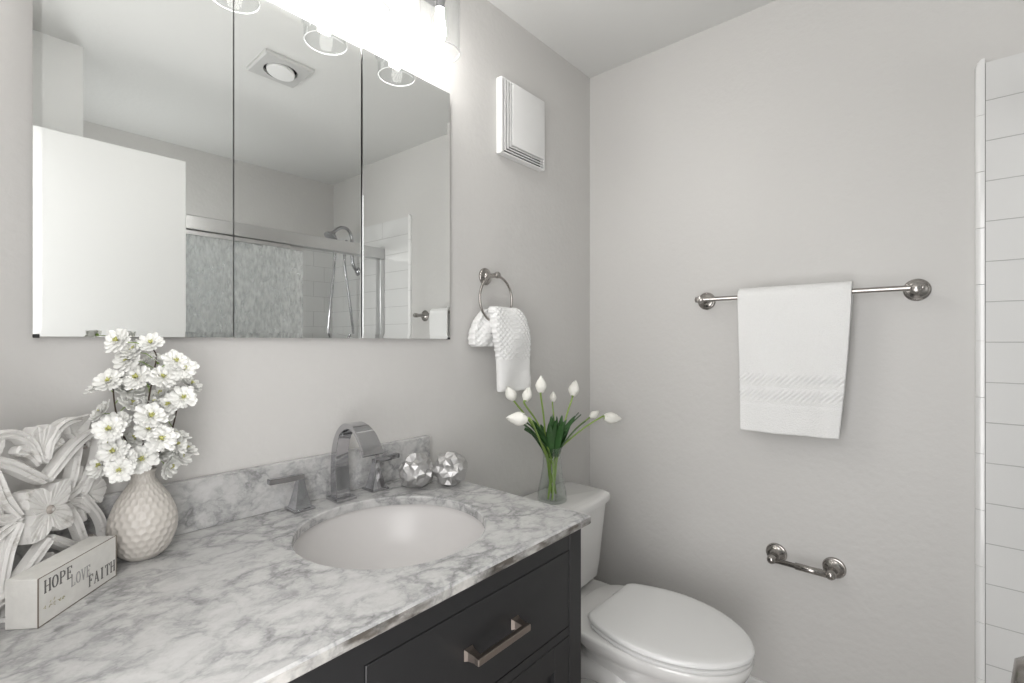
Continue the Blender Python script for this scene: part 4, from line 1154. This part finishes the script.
tul = [((-.544, -.150, 1.118), (.02, 0, 1), 1.1, 'tulip with upright bloom just right of the hand towel'),
       ((-.722, -.200, 1.031), (-.72, .60, .08), 1.25, 'tulip bending far left with its bloom lying sideways'),
       ((-.664, -.120, 1.096), (-.5, 0, .7), 1.05, 'tulip whose bloom is half hidden behind the hand towel'),
       ((-.592, -.130, 1.088), (.35, 0, .8), .95, 'tulip with bloom touching the lower right corner of the hand towel'),
       ((-.395, -.090, 1.060), (.1, 0, 1), .75, 'tulip with small closed bud in the middle of the bunch'),
       ((-.303, -.120, 1.085), (.35, 0, 1), 1.2, 'tulip with tall upright bloom just right of the small middle bud'),
       ((-.128, -.100, .966), (.55, -.50, .5), .9, 'tulip with small bud leaning right, near the rightmost bloom'),
       ((-.160, -.200, .966), (.68, -.72, -.10), 1.35, 'tulip reaching farthest right with a sideways bloom')]
def bloom_bm():
    bm = bmn()
    for layer, (cnt, r, hh) in enumerate(((3, .0165, .052), (3, .0185, .047))):
        for k in range(cnt):
            a0 = 2 * PI * (k + .5 * layer) / cnt; rows = []
            for t in [q / 8 for q in range(9)]:
                rad = r * (math.sin(PI * min(1, .12 + t * .68)) ** .8) * (1 - .86 * t ** 3); w = 1.12 * (math.sin(PI * (.12 + .80 * t)) ** .7) * (1 if t < .96 else .35)
                rows.append([Vector((rad * math.cos(a0 + w * q) * (1 + .03 * abs(q)), rad * math.sin(a0 + w * q) * (1 + .03 * abs(q)), hh * t - .001)) for q in (-1, -.6, -.2, .2, .6, 1)])
            grid(bm, rows)
    return bm
GN = GC + Vector((0, 0, .152))
for i, (pos, d, sc_, lab) in enumerate(tul):
    pos = Vector(pos); d = Vector(d).normalized()
    a = 2 * PI * i / 8 + .4
    foot = GC + Vector((-.036 * (1 if pos.x > GC.x else -1) * (.55 + .45 * abs(math.cos(a))), .022 * math.sin(a), .014))
    nk = GN + Vector((.017 * max(-1, min(1, (pos.x - GC.x) / .15)), .014 * math.sin(a + 1), 0))
    base = pos - d * .022 * sc_
    mid = nk.lerp(base, .5) + Vector((0, 0, .018)) - d * .0
    Tl = thing('white_tulip', 'white ' + lab, 'tulip', foot, 0, 'white tulips in the glass vase')
    pts = smoothpts([foot, foot.lerp(nk, .5), nk, mid, base - d * .012, base], 8)
    bm = bmn(); tube(bm, pts, .0031 if sc_ > .8 else .0024, 10); link('stem', bm, M['stem'], Tl, True)
    q = d.to_track_quat('Z', 'Y').to_matrix().to_4x4()
    bm = bloom_bm(); bm.transform(Matrix.Translation(base) @ q @ Matrix.Rotation(i, 4, 'Z') @ Matrix.Scale(sc_, 4)); link('bloom', bm, M['tulip'], Tl, True)
    bm = bmn(); lathe(bm, [(.003, -.002), (.0075, .001), (.0110, .006), (.0122, .010)], Matrix.Translation(base) @ q @ Matrix.Scale(sc_ * 1.02, 4), 14, cap=False)
    link('bloom_base', bm, M['sepal'], Tl, True)
    rnd = random.Random(50 + i)
    for L_ in range(4):       # long pointed leaves
        an = a * 1.7 + L_ * 2.3; sx = max(-1, min(1, (pos.x - GC.x) / .14)) * .5 + .75 * math.cos(an)
        ln = rnd.uniform(.135, .195); out = Vector((sx * .125, .028 * math.sin(an) - .012, 0)); b0 = nk + Vector((0, 0, .0))
        rows = []
        side = Vector((math.cos(an + .9), math.sin(an + .9), 0))
        for t in [q_ / 9 for q_ in range(10)]:
            c = b0 + out * (t ** 1.35) + Vector((0, 0, ln * t * (1 - .22 * t)))
            w = .0115 * math.sin(PI * (.10 + .9 * t)) ** .7 * (1 if t < .99 else .02) + .0006
            rows.append([c - side * w + Vector((0, 0, .003)), c - side * w * .5, c + Vector((0, 0, -.002)), c + side * w * .5, c + side * w + Vector((0, 0, .003))])
        bm = bmn(); grid(bm, rows); link('leaf', bm, M['green'], Tl, True)
